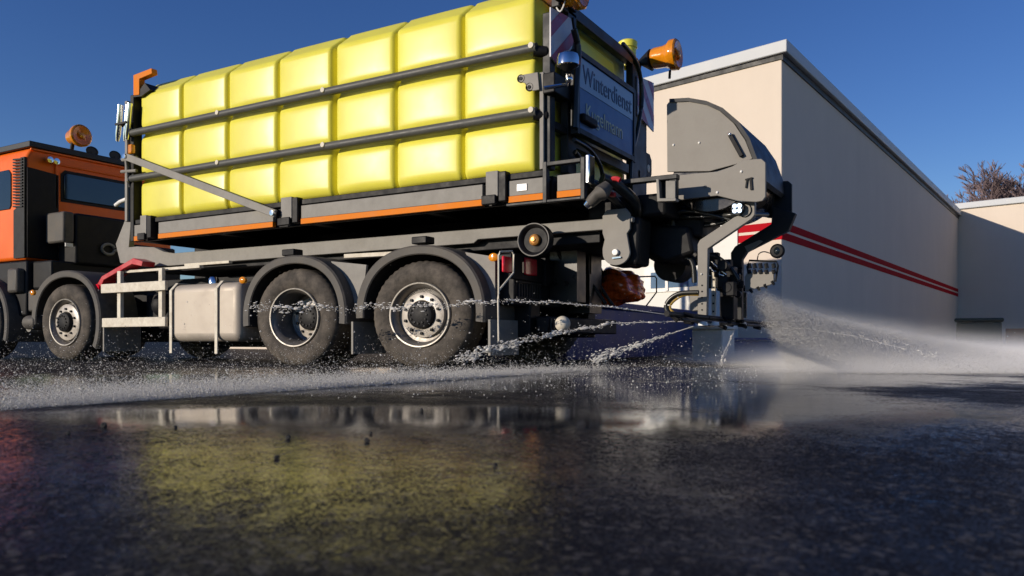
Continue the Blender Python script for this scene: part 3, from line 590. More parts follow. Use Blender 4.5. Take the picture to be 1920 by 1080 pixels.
def text(s, y0, y1, z, h, x, m, name, font_w=None):
    cu = bpy.data.curves.new(name, 'FONT'); cu.body = s; cu.size = 1; cu.extrude = .002; ob = bpy.data.objects.new(name, cu); COL.objects.link(ob)
    bpy.context.view_layer.update(); dg = bpy.context.evaluated_depsgraph_get(); me = bpy.data.meshes.new_from_object(ob.evaluated_get(dg)); bpy.data.objects.remove(ob)
    c = np.empty(len(me.vertices)*3); me.vertices.foreach_get('co', c); c = c.reshape(-1, 3); mn, mx = c.min(0), c.max(0)
    n = np.empty_like(c); n[:, 1] = y0+(c[:, 0]-mn[0])/(mx[0]-mn[0])*(y1-y0); n[:, 2] = z+(c[:, 1]-mn[1])/(mx[1]-mn[1])*h; n[:, 0] = x+c[:, 2]
    me.vertices.foreach_set('co', n.ravel()); me.materials.clear(); me.materials.append(M[m])
    o = bpy.data.objects.new(name, me); COL.objects.link(o); o.parent = sb; off = Vector((0, 0, 0)); q = sb
    while q: off += Vector(q.location); q = q.parent
    o.location = -off; return o
text('Winterdienst', .64+DY, 1.82+DY, 2.63, .165, XS+.058, 'signink', 'lettering')
text('Kugelmann', .72+DY, 1.58+DY, 2.27, .19, XS+.053, 'signcream', 'lettering')
for a, b2 in ((1065, 112),):
    yy, zz = B(a, b2, XR+.30); wl_ = MB().lathe((XR+.30, yy, zz-.02), [(0, .085), (.05, .082), (.085, .06), (.095, .03), (.095, -.03), (.075, -.04)], ax='z', n=32, sx=1).build('work_lamp', 'chrome', P_)
    MB().lathe((XR+.30, yy, zz-.02), [(.085, -.035), (.06, -.05), (.03, -.075), (0, -.08)], ax='z', n=24).build('lamp_body', 'black', wl_)
    m_ = MB(); m_.tube([(XR+.30, yy, zz-.12), (XR+.28, yy+.02, zz-.2), (XR+.1, yy-.05, zz-.22)], .018, 8); m_.sphere((XR+.30, yy+.02, zz-.16), .032, 12); m_.build('lamp_joint', 'chrome', wl_)
m_ = MB(); m_.prism(poly(-.03, [(972, 142), (985, 139), (1008, 135), (1011, 168), (1000, 170), (990, 168), (985, 156), (974, 153)]), -.03, -.01); lp = m_.build('bracket_plate', 'grey', P_, bev=.004)
for a, b2 in ((976, 147), (992, 163)):
    x0, z0 = S(a, b2, -.035); MB().lathe((x0, -.035, z0), [(0, .0), (.016, -.002), (.018, .012), (.03, .012), (.036, .0), (.036, .02)], n=20).build('bracket_hole', 'black', lp)
MB().box(XR-.0, XR+.12, -.02, .3, 2.42, 2.60).build('hinge_block', 'black', P_, bev=.01)
# beacons at the rear
x0, z0 = S(1224, 112, 2.32); x1, _ = S(1272, 110, 2.32)
bb = beacon(x0, 2.32, z0+.01, .168, x1-x0, P_)
m_ = MB(); m_.lathe((x0-.17, 2.32, z0), [(.02, 0), (.10, .12), (.12, .15), (.05, .17)], ax='x', n=20); m_.tube([(x0-.16, 2.32, z0-.02), (XR, 2.2, 3.2)], .03, 10); m_.tube([(x0+.2, 2.32, z0-.15), (x0+.19, 2.33, z0-.24)], .015, 8); m_.build('beacon_mount', 'black', bb)
x0, z0 = S(1042, -6, .3); bb = beacon(x0, .3, z0-.005, .155, .27, P_)
MB().tube([(XR, .25, 3.34), (x0+.02, .3, z0-.04)], .035, 10).build('beacon_mount', 'black', bb)
m_ = MB(); m_.tube([(x0+.02+.13*k/8, .22, z0-.05-.13*math.sin(math.pi*k/8)) for k in range(9)], .007, 6); m_.build('beacon_wire', 'white', bb)
# hoses on the rear wall
def hose(pts, r, m='hosey', name='hose', parent=P_):
    P3 = [Vector(p) for p in pts]; out = []
    for i in range(len(P3)-1):
        p0, p1, p2, p3 = P3[max(i-1, 0)], P3[i], P3[i+1], P3[min(i+2, len(P3)-1)]
        for k in range(6):
            t = k/6; out.append(.5*((2*p1)+(p2-p0)*t+(2*p0-5*p1+4*p2-p3)*t*t+(3*p1-p0-3*p2+p3)*t**3))
    out.append(P3[-1]); return MB().tube(out, r, 10).build(name, m, parent)
def hx(X, pts, r, **k): return hose([(X+(p[2] if len(p) > 2 else 0), *B(p[0], p[1], X)) for p in pts], r, **k)
hx(XR+.14, [(1168, 82), (1195, 120), (1204, 180), (1196, 240), (1185, 290), (1182, 335)], .022)
hx(XR+.16, [(1076, 55), (1084, 95), (1080, 170), (1078, 240)], .03)
hx(XR+.14, [(1076, 262), (1105, 280), (1125, 310), (1132, 345)], .02); hx(XR+.1, [(1078, 285), (1092, 305), (1103, 335), (1110, 352)], .025)
hx(XR+.1, [(1188, 110), (1200, 150), (1200, 220)], .014)
MB().box(XR+.06, XR+.2, .42, .72, 2.26, 2.34).build('cable_box', 'black', P_, bev=.02)
m_ = MB(); m_.prism([(2.42, 2.42), (2.60, 2.42), (2.66, 2.36), (2.66, 2.20), (2.60, 2.12), (2.42, 2.2)], XR-.02, XR+.0, 'x'); m_.build('lifting_lug', 'black', P_)
MB().lathe((XR+.005, 2.56, 2.25), [(0, 0), (.04, 0), (.045, -.004)], ax='x', n=16).build('lug_hole', 'cream', P_)
# rear platform and coupling
m_ = MB(); m_.prism(poly(.4, [(1140, 341), (1272, 327), (1272, 336), (1140, 350)]), .36, .44); m_.prism(poly(.4, [(1255, 336), (1270, 335), (1270, 378), (1255, 378)]), .38, .44); m_.box(1.7, 2.5, 1.9, 1.98, 1.60, 1.68)
m_.prism(poly(.4, [(1236, 336), (1255, 336), (1255, 378), (1236, 378)]), .44, .48); m_.build('rear_beam', 'dark', P_, bev=.005)
m_ = MB(); m_.prism(poly(.38, [(1233, 337), (1238, 337), (1240, 373), (1270, 373), (1270, 378), (1235, 379)]), .34, .42); m_.prism(poly(.38, [(1250, 340), (1268, 340), (1268, 374), (1250, 374)]), .355, .375); m_.build('beam_bracket', 'grey', P_, bev=.004)
m_ = MB(); m_.box(1.55, 2.3, .5, 1.9, 1.36, 1.56); m_.box(2.1, 2.5, .9, 1.5, 1.2, 1.5); m_.prism([(1.75, 1.35), (2.4, 1.30), (2.45, 1.05), (2.2, .98), (1.9, 1.12)], .8, 1.5); m_.build('rear_gearbox', 'black', P_, bev=.03)
x0, z0 = S(1110, 382, .1); x1, z1 = S(1140, 345, .1)
m_ = MB(); m_.tube([(x0, .05, z0), (x0+.08, .05, z0+.06), (x0+.1, .05, z0+.07), (x1-.04, .1, z1-.05), (x1, .12, z1)], [.05, .058, .07, .066, .045], 20); m_.build('hose_coupling', 'fender', P_)
m_ = MB(); m_.tube([(x0-.03, .05, z0-.025), (x0, .05, z0)], [.035, .045], 16); m_.build('coupling_end', 'chrome', P_)
x0, z0 = S(1152, 350, .2); m_ = MB(); m_.tube([(x0+.075*math.cos(k*.4), .2, z0+.07*math.sin(k*.4)) for k in range(2, 13)], .022, 8); m_.build('red_hose_ring', 'red', P_)
hose([(1.85, .15, 1.66), (1.95, .3, 1.6), (2.05, .45, 1.45), (1.95, .6, 1.3)], .05); hose([(1.78, .1, 1.62), (1.9, .3, 1.5), (1.9, .6, 1.38)], .035)
# roller disc on the near flank
x0, z0 = S(1003, 450, .12)
rd = MB().lathe((x0, .12, z0), [(.148, .06), (.150, -.02), (.138, -.03), (.125, -.018), (.11, .01), (.0, .012)], n=40, sx=1.08).build('hydraulic_roller', 'black', P_)
MB().lathe((x0, .12, z0), [(.055, .005), (.05, -.02), (.035, -.03), (.022, -.032), (.018, -.045), (0, -.046)], n=24).build('roller_hub', mat('brass_hub', (.55, .25, .06), .35, metal=.5, namt=.4, nscale=30), rd)
MB().lathe((x0, .12, z0), [(.146, -.026), (.149, -.034), (.143, -.036), (.139, -.030)], n=40, sx=1.08).build('roller_rim', 'grey', rd)
# swing plates
def swing(Y, x, z, m='hood'):
    pl = arc(x, z, .112, -180, 0, 14, 1.15)
    o = MB().prism([(x+.10, z+.16), (x+.13, z+.20), (x+.13, z+.33), (x+.09, z+.38), (x-.09, z+.38), (x-.13, z+.33), (x-.13, z+.18), (x-.11, z+.12), (x-.13, z+.04)]+pl, Y, Y+.03).build('swing_plate', m, P_, bev=.004)
    MB().lathe((x, Y-.0, z), [(0, -.03), (.026, -.028), (.03, -.01), (.03, 0)], n=16).build('pin', 'white', o)
    MB().bar((x-.03, Y-.012, z-.05), (x+.05, Y-.012, z-.045), .012, .012).build('pin_bar', 'chrome', o); return o
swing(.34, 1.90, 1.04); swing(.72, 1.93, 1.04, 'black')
m_ = MB(); m_.prism([(1.80, .93), (2.08, .93), (2.1, 1.35), (1.8, 1.35)], .4, .7); m_.build('swing_block', 'black', P_, bev=.03)
swing(1.58, 2.03, .99); m_ = MB(); m_.lathe((2.07, 1.1, 1.25), [(0, 0), (.24, 0), (.25, .02), (.25, .44), (.24, .46), (0, .46)], n=32); m_.lathe((2.07, 1.25, 1.0), [(0, 0), (.16, 0), (.16, .3), (0, .3)], n=24); m_.build('hydraulic_motor', 'black', P_)
# hose reel housing
YN, YF = .72, 1.72
prof_r = poly(YN, [(1251, 322), (1250, 196), (1256, 189), (1290, 188), (1322, 195), (1350, 208), (1376, 231), (1397, 262), (1411, 297), (1398, 303), (1330, 321)])
rh = MB().prism(prof_r, YN, YN+.02).build('reel_side_plate', 'hood', P_, bev=.004)
skin = poly(YN, [(1256, 186), (1292, 184), (1326, 190), (1356, 203), (1384, 227), (1406, 259), (1421, 300), (1424, 330)])
inn = [(x-.03*(i/7), z-.03) for i, (x, z) in enumerate(skin)]
m_ = MB(); m_.prism(skin+inn[::-1], YN-.015, YF); m_.build('reel_cover', 'dark', P_, ang=30)
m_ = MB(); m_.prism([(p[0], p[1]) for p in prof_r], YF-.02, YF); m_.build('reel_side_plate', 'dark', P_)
for a, b2 in ((1263, 272), (1311, 268)): x0, z0 = S(a, b2, YN); MB().sphere((x0, YN, z0), .012, 10).build('rivet', 'white', rh)
xa, za = S(1370, 254, YN); xb2, zb3 = S(1392, 294, YN); m_ = MB(); m_.bar((xa, YN-.02, za), (xb2, YN-.02, zb3), .03, .035); m_.build('strut', 'black', rh, bev=.004)
MB().sphere((xa, YN-.03, za), .018, 10).build('strut_end', 'chrome', rh)
bp_ = poly(YN-.04, [(1268, 376), (1266, 333), (1270, 329), (1345, 322), (1374, 312), (1394, 300), (1428, 298), (1436, 305), (1436, 369), (1430, 377), (1418, 379), (1385, 377), (1345, 367)])
rb = MB().prism(bp_, YN-.05, YN-.02).build('reel_bracket', 'hood', P_, bev=.005)
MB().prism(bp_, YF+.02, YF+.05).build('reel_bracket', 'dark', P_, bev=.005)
for a, b2 in ((1271, 336), (1390, 322), (1345, 361), (1322, 350)): x0, z0 = S(a, b2, YN-.05); MB().sphere((x0, YN-.05, z0), .013, 10).build('rivet', 'white' if a != 1322 else 'grey', rb)
x0, z0 = S(1404, 343, YN-.06); m_ = MB(); m_.bar((x0-.015, YN-.06, z0+.03), (x0-.025, YN-.06, z0-.04), .01, .012); m_.bar((x0+.015, YN-.06, z0+.03), (x0+.022, YN-.06, z0-.06), .012, .018); m_.bar((x0-.03, YN-.06, z0+.03), (x0+.03, YN-.06, z0+.04), .012, .012); m_.build('locking_clip', 'black', rb)
m_ = MB(); m_.lathe((2.62, YN+.03, 1.70), [(0, 0), (.30, 0), (.31, .02), (.31, .95), (0, .95)], n=48, sx=1.15); m_.build('reel_drum', mat('dark_gloss_drum', (.03, .022, .018), .25, namt=.3, coat=.4), P_)
hose([(2.2, .9, 1.40), (2.6, .85, 1.37), (2.85, .8, 1.36), (3.0, 1.2, 1.4)], .022, m='hosey'); hose([(2.15, 1.0, 1.3), (2.55, .95, 1.31), (2.85, .9, 1.34)], .02)
# LED work lamp under the bracket
x0, z0 = S(1383, 392, YN+.02)
ll = MB().lathe((x0+.05, YN+.05, z0-.01), [(0, .07), (.045, .065), (.06, .02), (.06, -.0), (.055, -.005)], n=24).build('led_work_lamp', 'black', P_)
m_ = MB()
for i in (-1, 1):
    for j in (-1, 1): m_.sphere((x0+.0+i*.021, YN+.0, z0+.004+j*.021), .019, 12)
MB().lathe((x0+.0, YN+.01, z0+.004), [(.0, .0), (.052, .0), (.055, .03), (.05, .06)], n=24).build('lamp_housing', 'dark', ll); m_.build('led', 'led', ll)
# arms carrying the spray bar
na = MB().prism(poly(.78, [(1390, 378), (1415, 378), (1415, 403), (1408, 411), (1327, 466), (1325, 592), (1308, 592), (1308, 458), (1312, 450), (1386, 401)]), .78, .84).build('spray_arm', 'hood', P_, bev=.005)
for k in range(5): x0, z0 = S(1316, 535+k*11.5, .775); MB().lathe((x0, .775, z0), [(0, 0), (.007, 0), (.009, .008)], n=12).build('arm_hole', 'black', na)
x0, z0 = S(1315, 514, .775); MB().sphere((x0, .775, z0), .009, 8).build('arm_bolt', 'white', na)
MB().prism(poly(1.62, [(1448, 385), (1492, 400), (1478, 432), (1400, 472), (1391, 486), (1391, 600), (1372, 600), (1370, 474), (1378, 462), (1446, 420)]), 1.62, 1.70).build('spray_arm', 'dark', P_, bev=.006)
MB().prism(poly(1.6, [(1396, 462), (1424, 450), (1430, 452), (1402, 474)]), 1.598, 1.618).build('arm_pale_patch', 'grey', P_)  # pale grey patch laid on the dark far arm
m_ = MB(); m_.prism(poly(.76, [(1289, 537), (1307, 535), (1307, 582), (1291, 583)]), .80, .95); m_.build('control_box', 'grey', P_, bev=.008)
ps = MB().prism(poly(1.05, [(1334, 510), (1341, 510), (1341, 592), (1334, 592)]), 1.05, 1.08).build('perforated_strip', 'cream', P_)
for k in range(5): x0, z0 = S(1337.5, 524+k*15, 1.045); MB().box(x0-.008, x0+.008, 1.043, 1.05, z0-.008, z0+.008).build('strip_hole', 'black', ps)
MB().prism(poly(1.5, [(1394, 548), (1399, 548), (1399, 596), (1394, 596)]), 1.5, 1.53).build('perforated_strip', 'fender', P_)
R = random.Random(5); m_ = MB()
for k in range(26):
    a = R.uniform(1338, 1392); b2 = 478+(a-1338)*.55+R.uniform(0, 50); x0, z0 = S(a, b2, 1.25); yv = 1.25+R.uniform(-.25, .25); s_ = R.uniform(.02, .055)
    if k % 3 == 0: m_.lathe((x0, yv, z0), [(0, -s_), (s_, -s_), (s_, s_), (0, s_)], n=12)
    else: m_.box(x0-s_, x0+s_, yv-s_, yv+s_, z0-s_*1.2, z0+s_*1.2)
m_.box(*[v for v in (S(1352, 590, 1.25)[0], S(1378, 590, 1.25)[0])], 1.2, 1.35, S(1365, 600, 1.25)[1], S(1365, 500, 1.25)[1]); m_.build('valve_block', 'black', P_, bev=.008)
def h3(Y, pts, r, m='hosey', name='hose'): return hose([(S(p[0], p[1], Y+(p[2] if len(p) > 2 else 0))[0], Y+(p[2] if len(p) > 2 else 0), S(p[0], p[1], Y+(p[2] if len(p) > 2 else 0))[1]) for p in pts], r, m, name)
for q in range(3): h3(1.1+.07*q, [(1326+2*q, 478+3*q), (1345, 482+5*q), (1368, 500+5*q), (1385, 525+4*q)], .018)
h3(1.0, [(1334, 490), (1350, 505), (1362, 515)], .009, 'chrome', 'valve_rod'); h3(1.0, [(1332, 502), (1342, 512), (1358, 517)], .009, 'chrome', 'valve_rod')
h3(.9, [(1262, 405), (1254, 425), (1258, 450), (1275, 475), (1298, 492), (1302, 530)], .024); h3(.85, [(1275, 398), (1262, 412), (1268, 440), (1290, 462), (1306, 480)], .018, 'fender')
h3(.8, [(1262, 400), (1290, 396), (1330, 402), (1370, 412)], .015); h3(.95, [(1270, 396), (1320, 396), (1360, 405), (1398, 400)], .02)
h3(.6, [(1310, 548), (1275, 550), (1255, 562), (1249, 578), (1262, 592), (1300, 596)], .020); h3(.62, [(1310, 552), (1282, 553), (1262, 565), (1256, 578), (1270, 590), (1305, 593)], .014, 'hoseo')
m_ = MB(); m_.bar((S(1310, 420, 1)[0], 1.0, S(1310, 420, 1)[1]), (S(1372, 424, 1)[0], 1.0, S(1372, 418, 1)[1]), .05, .03); m_.build('cross_strut', 'dark', P_)
# nozzle carrier
YZ = 1.2
nz = MB().prism(poly(YZ, [(1396, 520), (1400, 512), (1450, 509), (1451, 529), (1444, 534), (1397, 546)]), YZ, YZ+.03).build('nozzle_carrier', 'hood', P_, bev=.004)
m_ = MB(); q = [S(a, b2, YZ) for a, b2 in ((1402, 514), (1400, 500), (1404, 488), (1455, 490), (1458, 498), (1453, 528))]; m_.tube([(p[0], YZ+.02, p[1]) for p in q], .009, 8)
for a in (1404, 1414, 1425, 1436, 1450):
    for b0_, b1_ in ((494, 503), (506, 513)):
        x0, z0 = S(a, b0_, YZ); x1, z1 = S(a+2, b1_, YZ); m_.tube([(x0, YZ, z0), (x1, YZ, z1)], .018, 8)
for a, b2 in ((1406, 546), (1420, 542), (1433, 537), (1447, 531)):
    x0, z0 = S(a, b2-4, YZ); m_.tube([(x0, YZ+.01, z0), (x0+.02, YZ+.01, z0-.035)], [.018, .01], 8)
m_.build('nozzle', 'black', nz)
x0, z0 = S(1458, 471, YZ); rl = MB().sphere((x0, YZ+.02, z0), .062, 20, (.8, 1, 1)).build('reversing_lamp', 'glass', P_); MB().lathe((x0, YZ-.01, z0), [(.06, .02), (.066, .0), (.05, -.02), (0, -.022)], n=24).build('lamp_ring', 'black', rl)
h3(YZ, [(1420, 487), (1423, 476), (1433, 472), (1447, 476)], .005, 'fender', 'lamp_wire')
# spray bar across the tail
XB = 2.60; yb0 = B(1250, 600, XB)[0]; yb1 = B(1455, 600, XB)[0]
m_ = MB(); m_.tube([(XB, yb0, .47), (XB, yb1, .46)], .022, 12); m_.tube([(XB+.05, yb0+.2, .43), (XB+.05, yb1-.1, .42)], .014, 8); sbar = m_.build('spray_bar', 'black', P_)
R = random.Random(8)
for k in range(24):
    m_ = MB()
    yv = yb0+(yb1-yb0)*R.random(); s_ = R.uniform(.012, .03); xx = XB+R.uniform(-.08, .08); zz = .44+R.uniform(-.03, .045)
    m_.tube([(xx-s_, yv, zz), (xx+s_*2, yv+R.uniform(-.05, .05), zz-R.uniform(0, .04))], s_*.7, 8)
    m_.build('bar_nozzle', 'black', sbar)
for a in (1318, 1340, 1392): yv, zz = B(a, 607, XB+.08); MB().lathe((XB+.08, yv, zz), [(0, .02), (.03, .015), (.034, -.015), (0, -.02)], ax='z', n=16, sx=1.2).build('bar_cap', 'white', sbar)
hx(XB, [(1300, 600), (1330, 612), (1380, 600), (1430, 606), (1465, 600)], .012); hx(XB, [(1285, 596), (1320, 602), (1360, 608), (1420, 602)], .014)

# ------------------------------------------------------------------ loose asphalt crumbs in front
for i, (a, b2, s_, lb) in enumerate(((195, 801, .010, 'black asphalt crumb at the left end of the wet patch'), (128, 813, .006, 'tiny black crumb left of the larger leftmost crumb'), (329, 803, .006, 'small black crumb on the pale reflection'),
        (540, 822, .0085, 'black crumb on the dark middle reflection edge'), (519, 857, .007, 'black crumb lying nearest the camera'), (688, 827, .008, 'black crumb below the tank reflection, right of centre patch'), (790, 772, .008, 'black crumb farthest up the wet patch'), (695, 813, .005, 'tiny black crumb just behind the right one'), (928, 871, .006, 'rightmost small black crumb on rough asphalt'))):
    d = .26*1500/(b2-640); d = (.26-fall(d))*1500/(b2-640); d = (.26-fall(d))*1500/(b2-640); x0, y0 = G(a, d); m_ = MB(); bmesh.ops.create_icosphere(m_.bm, subdivisions=2, radius=1)
    Rr = random.Random(i)
    for v in m_.bm.verts: v.co = Vector((x0, y0, s_*.6+fall(d)))+v.co*s_*Rr.uniform(.7, 1.1)*(1 if True else 1)
    tag(m_.build('asphalt_crumb', 'stone', None, ang=20), lb, 'stone', 'loose black crumbs on the wet ground')

# ------------------------------------------------------------------ water in the air
def water_mat(name, col=(.88, .87, .85), bow=0.0):
    m = bpy.data.materials.new(name); m.use_nodes = True; t = m.node_tree; N = t.nodes.new; L = t.links.new; b = t.nodes['Principled BSDF']; o = t.nodes['Material Output']
    b.inputs['Base Color'].default_value = (*col, 1); b.inputs['Roughness'].default_value = .25; b.inputs['IOR'].default_value = 1.33
    tr = N('ShaderNodeBsdfTranslucent'); tr.inputs[0].default_value = (*col, 1); mx = N('ShaderNodeMixShader'); mx.inputs[0].default_value = .45
    L(b.outputs[0], mx.inputs[1]); L(tr.outputs[0], mx.inputs[2]); L(mx.outputs[0], o.inputs['Surface']); return m
M['drops'] = water_mat('water_drops')
TET = np.array([(1, 1, 1), (1, -1, -1), (-1, 1, -1), (-1, -1, 1)], float)*.75
def drops(name, pts, rad, m='drops'):
    n = len(pts); base = TET[None]+rng.normal(0, .22, (n, 4, 3)); q = rng.normal(size=(n, 3, 3)); q, _ = np.linalg.qr(q)
    v = np.einsum('nij,nkj->nki', q, base)*rad[:, None, None]+pts[:, None, :]; v[..., 2] = np.maximum(v[..., 2], .001)
    f = (np.arange(n)[:, None, None]*4+np.array([(0, 1, 2), (0, 2, 3), (0, 3, 1), (1, 3, 2)])[None]).reshape(-1)
    me = bpy.data.meshes.new(name); me.vertices.add(n*4); me.vertices.foreach_set('co', v.ravel()); me.loops.add(len(f)); me.loops.foreach_set('vertex_index', f.astype(np.int32))
    me.polygons.add(n*4); me.polygons.foreach_set('loop_start', np.arange(0, n*12, 3, dtype=np.int32)); me.update(calc_edges=True); me.validate()
    me.materials.append(M[m]); o = bpy.data.objects.new(name, me); COL.objects.link(o); return o
def lerp(a, b_, t): return a+(b_-a)*t
cam_f = np.array([FX, FY]); cam_r = np.array([RX, RY])
def gp(px, d): u = (px-960)/1500; return np.stack([CAM[0]+d*(FX+u*RX), CAM[1]+d*(FY+u*RY)], -1)
# fan thrown to the rear right
def fan(n, rad):
    x0, z0 = S(1425, 545, YZ); src = np.array([x0, YZ, z0])[None]+rng.normal(0, 1, (n, 3))*np.array([.05, .10, .01])
    land = gp(rng.uniform(1480, 2120, n), rng.uniform(6.3, 10, n)); t = rng.beta(1.6, 1.0, n); s_ = t[:, None]
    xy = src[:, :2]*(1-s_)+land*s_; z = src[:, 2]*(1-t**.62)+rng.normal(0, .03, n)*t
    return np.column_stack([xy, np.abs(z)]), rad*rng.lognormal(0, .4, n)
p1, r1 = fan(250000, .0015)
# low mist along the ground to the right
n = 120000; px = rng.uniform(1380, 2600, n); w_ = np.clip((px-1380)/350, .05, 1); keep = rng.random(n) < w_; px = px[keep]; n = len(px)
d = rng.uniform(6.2, 11, n); z = np.abs(rng.exponential(.045, n)); p2 = np.column_stack([gp(px, d), z]); r2 = .0018*rng.lognormal(0, .4, n)
tag(drops('spray_mist', np.vstack([p1, p2]), np.concatenate([r1, r2])), 'pale fan of brine spray drifting from the nozzles to the right', 'spray', kind='stuff')
# splash line in front of the wheels
n = 150000; u = rng.random(n); px = lerp(-260, 1180, u); dl = .26*1500/(lerp(775, 690, np.clip((px+60)/1250, 0, 1))-640)
d = dl+np.abs(rng.normal(0, .26, n))*rng.choice([1, 3], n); kf = rng.random(n) < np.clip((1190-px)/420, .0, 1)*np.clip(.75+px/900, .6, 1); z = np.abs(rng.exponential(.016, n)); p3 = np.column_stack([gp(px, d), z]); r3 = .0020*rng.lognormal(0, .4, n)*np.clip(d/5, .6, 1.3); p3 = p3[kf]; r3 = r3[kf]
n = 24000; px = rng.uniform(-150, 1420, n); d = rng.uniform(3.6, 8.6, n); z = np.abs(rng.exponential(.085, n)); kk = rng.random(n) < np.clip(d/8, 0, 1); p4 = np.column_stack([gp(px, d), z])[kk]; r4 = (.0017*rng.lognormal(0, .5, n))[kk]
tag(drops('splash_drops', np.vstack([p3, p4]), np.concatenate([r3, r4])), 'sprinkle of water drops bouncing off the wet yard before the wheels', 'splash', kind='stuff')
# coherent jets that break up into lumps
ICO = bmesh.new(); bmesh.ops.create_icosphere(ICO, subdivisions=2, radius=1); ICO.verts.ensure_lookup_table()
IV = np.array([v.co[:] for v in ICO.verts]); IF = np.array([[v.index for v in f.verts] for f in ICO.faces])
def blobs(name, pts, rad, dirs, lab):
    n = len(pts); nv = len(IV); ph = rng.uniform(0, 6, (n, 3)); v = IV[None]*(1+.3*np.sin(IV[None]@rng.normal(0, 2.2, (3, 3))+ph[:, None, :]).sum(-1, keepdims=True)*.5)
    al = (v*dirs[:, None, :]).sum(-1, keepdims=True)*dirs[:, None, :]; v = v+al*rng.uniform(.4, 2.8, n)[:, None, None]
    v = v*rad[:, None, None]+pts[:, None, :]; v[..., 2] = np.maximum(v[..., 2], .002); f = (np.arange(n)[:, None, None]*nv+IF[None]).reshape(-1)
    me = bpy.data.meshes.new(name); me.vertices.add(n*nv); me.vertices.foreach_set('co', v.ravel()); me.loops.add(len(f)); me.loops.foreach_set('vertex_index', f.astype(np.int32))
    np_ = n*len(IF); me.polygons.add(np_); me.polygons.foreach_set('loop_start', np.arange(0, np_*3, 3, dtype=np.int32)); me.polygons.foreach_set('use_smooth', [True]*np_); me.update(calc_edges=True); me.validate()
    me.materials.append(M['drops']); o = bpy.data.objects.new(name, me); COL.objects.link(o); return tag(o, lab, 'water jet', kind='stuff')
def jet(ctrl, n, r0, r1, lab):
    C3 = np.array([(S(a, b2, Y)[0], Y, S(a, b2, Y)[1]) for a, b2, Y in ctrl]); k = len(C3)-1; t = np.sort(rng.random(n)); t = .12+.88*t**.8
    u = t*k; i = np.minimum(u.astype(int), k-1); f = (u-i)[:, None]; p = C3[i]*(1-f)+C3[i+1]*f; dr = C3[i+1]-C3[i]; dr /= np.linalg.norm(dr, axis=1, keepdims=True)
    clump = np.sin(t*90+rng.normal(0, .4, n))*.5+np.sin(t*37)*.5
    sp = lerp(.002, .05, t**1.3)[:, None]; p = p+rng.normal(0, 1, (n, 3))*sp*.55; p[:, 2] += .018*t*np.sin(t*60)*1.0
    rad = lerp(r0, r1, t)*rng.lognormal(0, .5, n)*(1+.5*clump)*.24
    m_ = MB(); nn = max(3, int(k*.55)); m_.tube([tuple(c) for c in C3[:nn+1]], [max(.0015, r0*.75*(1-.6*j/nn)) for j in range(nn+1)], 8)
    tag(m_.build('water_stream', 'drops'), lab.replace('water jet', 'water stream at the nozzle, start of the jet'), 'water stream', kind='stuff')
    blobs('water_jet', p, np.clip(rad, .0015, .02), dr, lab)
jet([(1310, 598, .9), (1230, 587, .6), (1150, 576, .3), (1050, 568, .05), (960, 564, -.15), (880, 568, -.3), (790, 575, -.42), (690, 577, -.55), (560, 577, -.8), (470, 578, -1)], 1000, .006, .013, 'topmost broken water jet crossing in front of the two rear wheels')
jet([(1310, 603, .9), (1250, 603, .75), (1150, 606, .5), (1060, 622, .25), (990, 636, .05), (920, 655, -.15), (860, 674, -.3)], 900, .006, .014, 'middle water jet falling towards the foot of the rearmost wheel')
jet([(1300, 612, .9), (1250, 628, .75), (1200, 645, .6), (1150, 662, .5), (1110, 676, .4)], 600, .006, .013, 'short lowest water jet landing in front of the navy skip')
jet([(1378, 618, 1.3), (1366, 645, 1.2), (1356, 665, 1.1), (1352, 684, 1.0)], 110, .005, .011, 'thin water jet dropping steeply before the white concrete block')
jet([(1440, 612, 1.6), (1520, 617, 1.5), (1600, 630, 1.4), (1700, 655, 1.3), (1760, 672, 1.2)], 300, .003, .006, 'fine water jet arching rightwards through the spray fan')

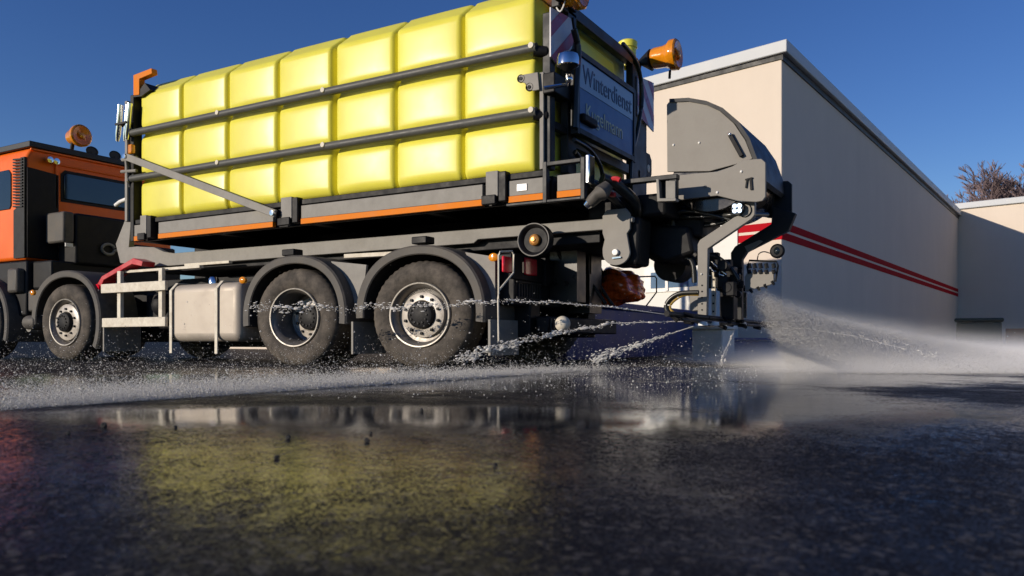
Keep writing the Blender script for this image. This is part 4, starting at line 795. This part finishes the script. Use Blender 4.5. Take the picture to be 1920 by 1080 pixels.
# fine mist between the drops: a real, uneven body of air-borne water over the yard
def mist_mat(name, kind):
    m = bpy.data.materials.new(name); m.use_nodes = True; t = m.node_tree; N = t.nodes.new; L = t.links.new; t.nodes.remove(t.nodes['Principled BSDF']); o = t.nodes['Material Output']
    v = N('ShaderNodeVolumePrincipled'); v.inputs['Color'].default_value = (.97, .96, .95, 1); v.inputs['Anisotropy'].default_value = -.3; L(v.outputs[0], o.inputs['Volume'])
    tc = N('ShaderNodeTexCoord'); P = tc.outputs['Object']; sx = N('ShaderNodeSeparateXYZ'); L(P, sx.inputs[0])
    def mth(op, *a):
        r = N('ShaderNodeMath'); r.operation = op
        for i, x in enumerate(a):
            if isinstance(x, (int, float)): r.inputs[i].default_value = x
            else: L(x, r.inputs[i])
        return r.outputs[0]
    def sm(v_, a, b_):
        r = N('ShaderNodeMapRange'); r.interpolation_type = 'SMOOTHSTEP'; L(v_, r.inputs['Value']); r.inputs['From Min'].default_value = a; r.inputs['From Max'].default_value = b_; return r.outputs[0]
    no = N('ShaderNodeTexNoise'); no.inputs['Scale'].default_value = 4.5; no.inputs['Detail'].default_value = 5; no.inputs['Roughness'].default_value = .7; mpn = N('ShaderNodeMapping'); mpn.inputs['Scale'].default_value = (.22, 1.6, 2.6); L(P, mpn.inputs['Vector']); L(mpn.outputs[0], no.inputs['Vector'])
    nz_ = sm(no.outputs['Fac'], .25, .75); X, Y, Z = sx.outputs
    if kind == 'ground':      # object x runs along the sprayed strip, y across it
        den = mth('MULTIPLY', mth('EXPONENT', mth('MULTIPLY', Z, -1/.055)), mth('MULTIPLY', sm(X, 0, 3.6), mth('MULTIPLY', sm(Y, 0, .5), mth('ADD', mth('MULTIPLY', nz_, .8), .6))))
        den = mth('MULTIPLY', den, 14.0)
    else:                     # fan: object origin at the nozzle, x along the throw
        zc = mth('MULTIPLY', mth('POWER', mth('MAXIMUM', mth('DIVIDE', X, FANL), .0001), 0.65), -FANH)
        wd = mth('ADD', .02, mth('MULTIPLY', X, .030)); q = mth('DIVIDE', mth('SUBTRACT', Z, zc), wd)
        den = mth('EXPONENT', mth('MULTIPLY', mth('MULTIPLY', q, q), -1)); yy = mth('DIVIDE', Y, mth('ADD', .10, mth('MULTIPLY', X, .5)))
        den = mth('MULTIPLY', den, mth('EXPONENT', mth('MULTIPLY', mth('MULTIPLY', yy, yy), -1.2)))
        den = mth('MULTIPLY', mth('MULTIPLY', den, mth('ADD', mth('MULTIPLY', nz_, 1.1), .25)), mth('DIVIDE', 2.8, mth('ADD', .8, X)))
    L(den, v.inputs['Density']); return m
FANL, FANH = 3.6, .74
def vol_box(name, origin, ang, x0, x1, y0, y1, z0, z1, m, lab):
    o = MB().box(x0, x1, y0, y1, z0, z1).build(name, m); o.location = origin; o.rotation_euler = (0, 0, ang); return tag(o, lab, 'mist', kind='stuff')
ra = math.atan2(RY, RX)
gx, gy = gp(1385, 6.15); M['gm'] = mist_mat('ground_mist', 'ground')
vol_box('ground_mist', (gx, gy, 0), ra, 0, 12, 0, 5.5, .004, .5, 'gm', 'pale mist lying low over the wet yard at the right')
fx, fz = S(1425, 545, YZ); tgt = gp(1960, 9.0); fa_ = math.atan2(tgt[1]-YZ, tgt[0]-fx); M['fm'] = mist_mat('fan_mist', 'fan')
FA = vol_box('spray_fan_mist', (fx, YZ, fz), fa_, -.02, 6.5, -3.2, 3.2, -fz+.003, .45, 'fm', 'pale fan of brine mist between the nozzle carrier and the ground')
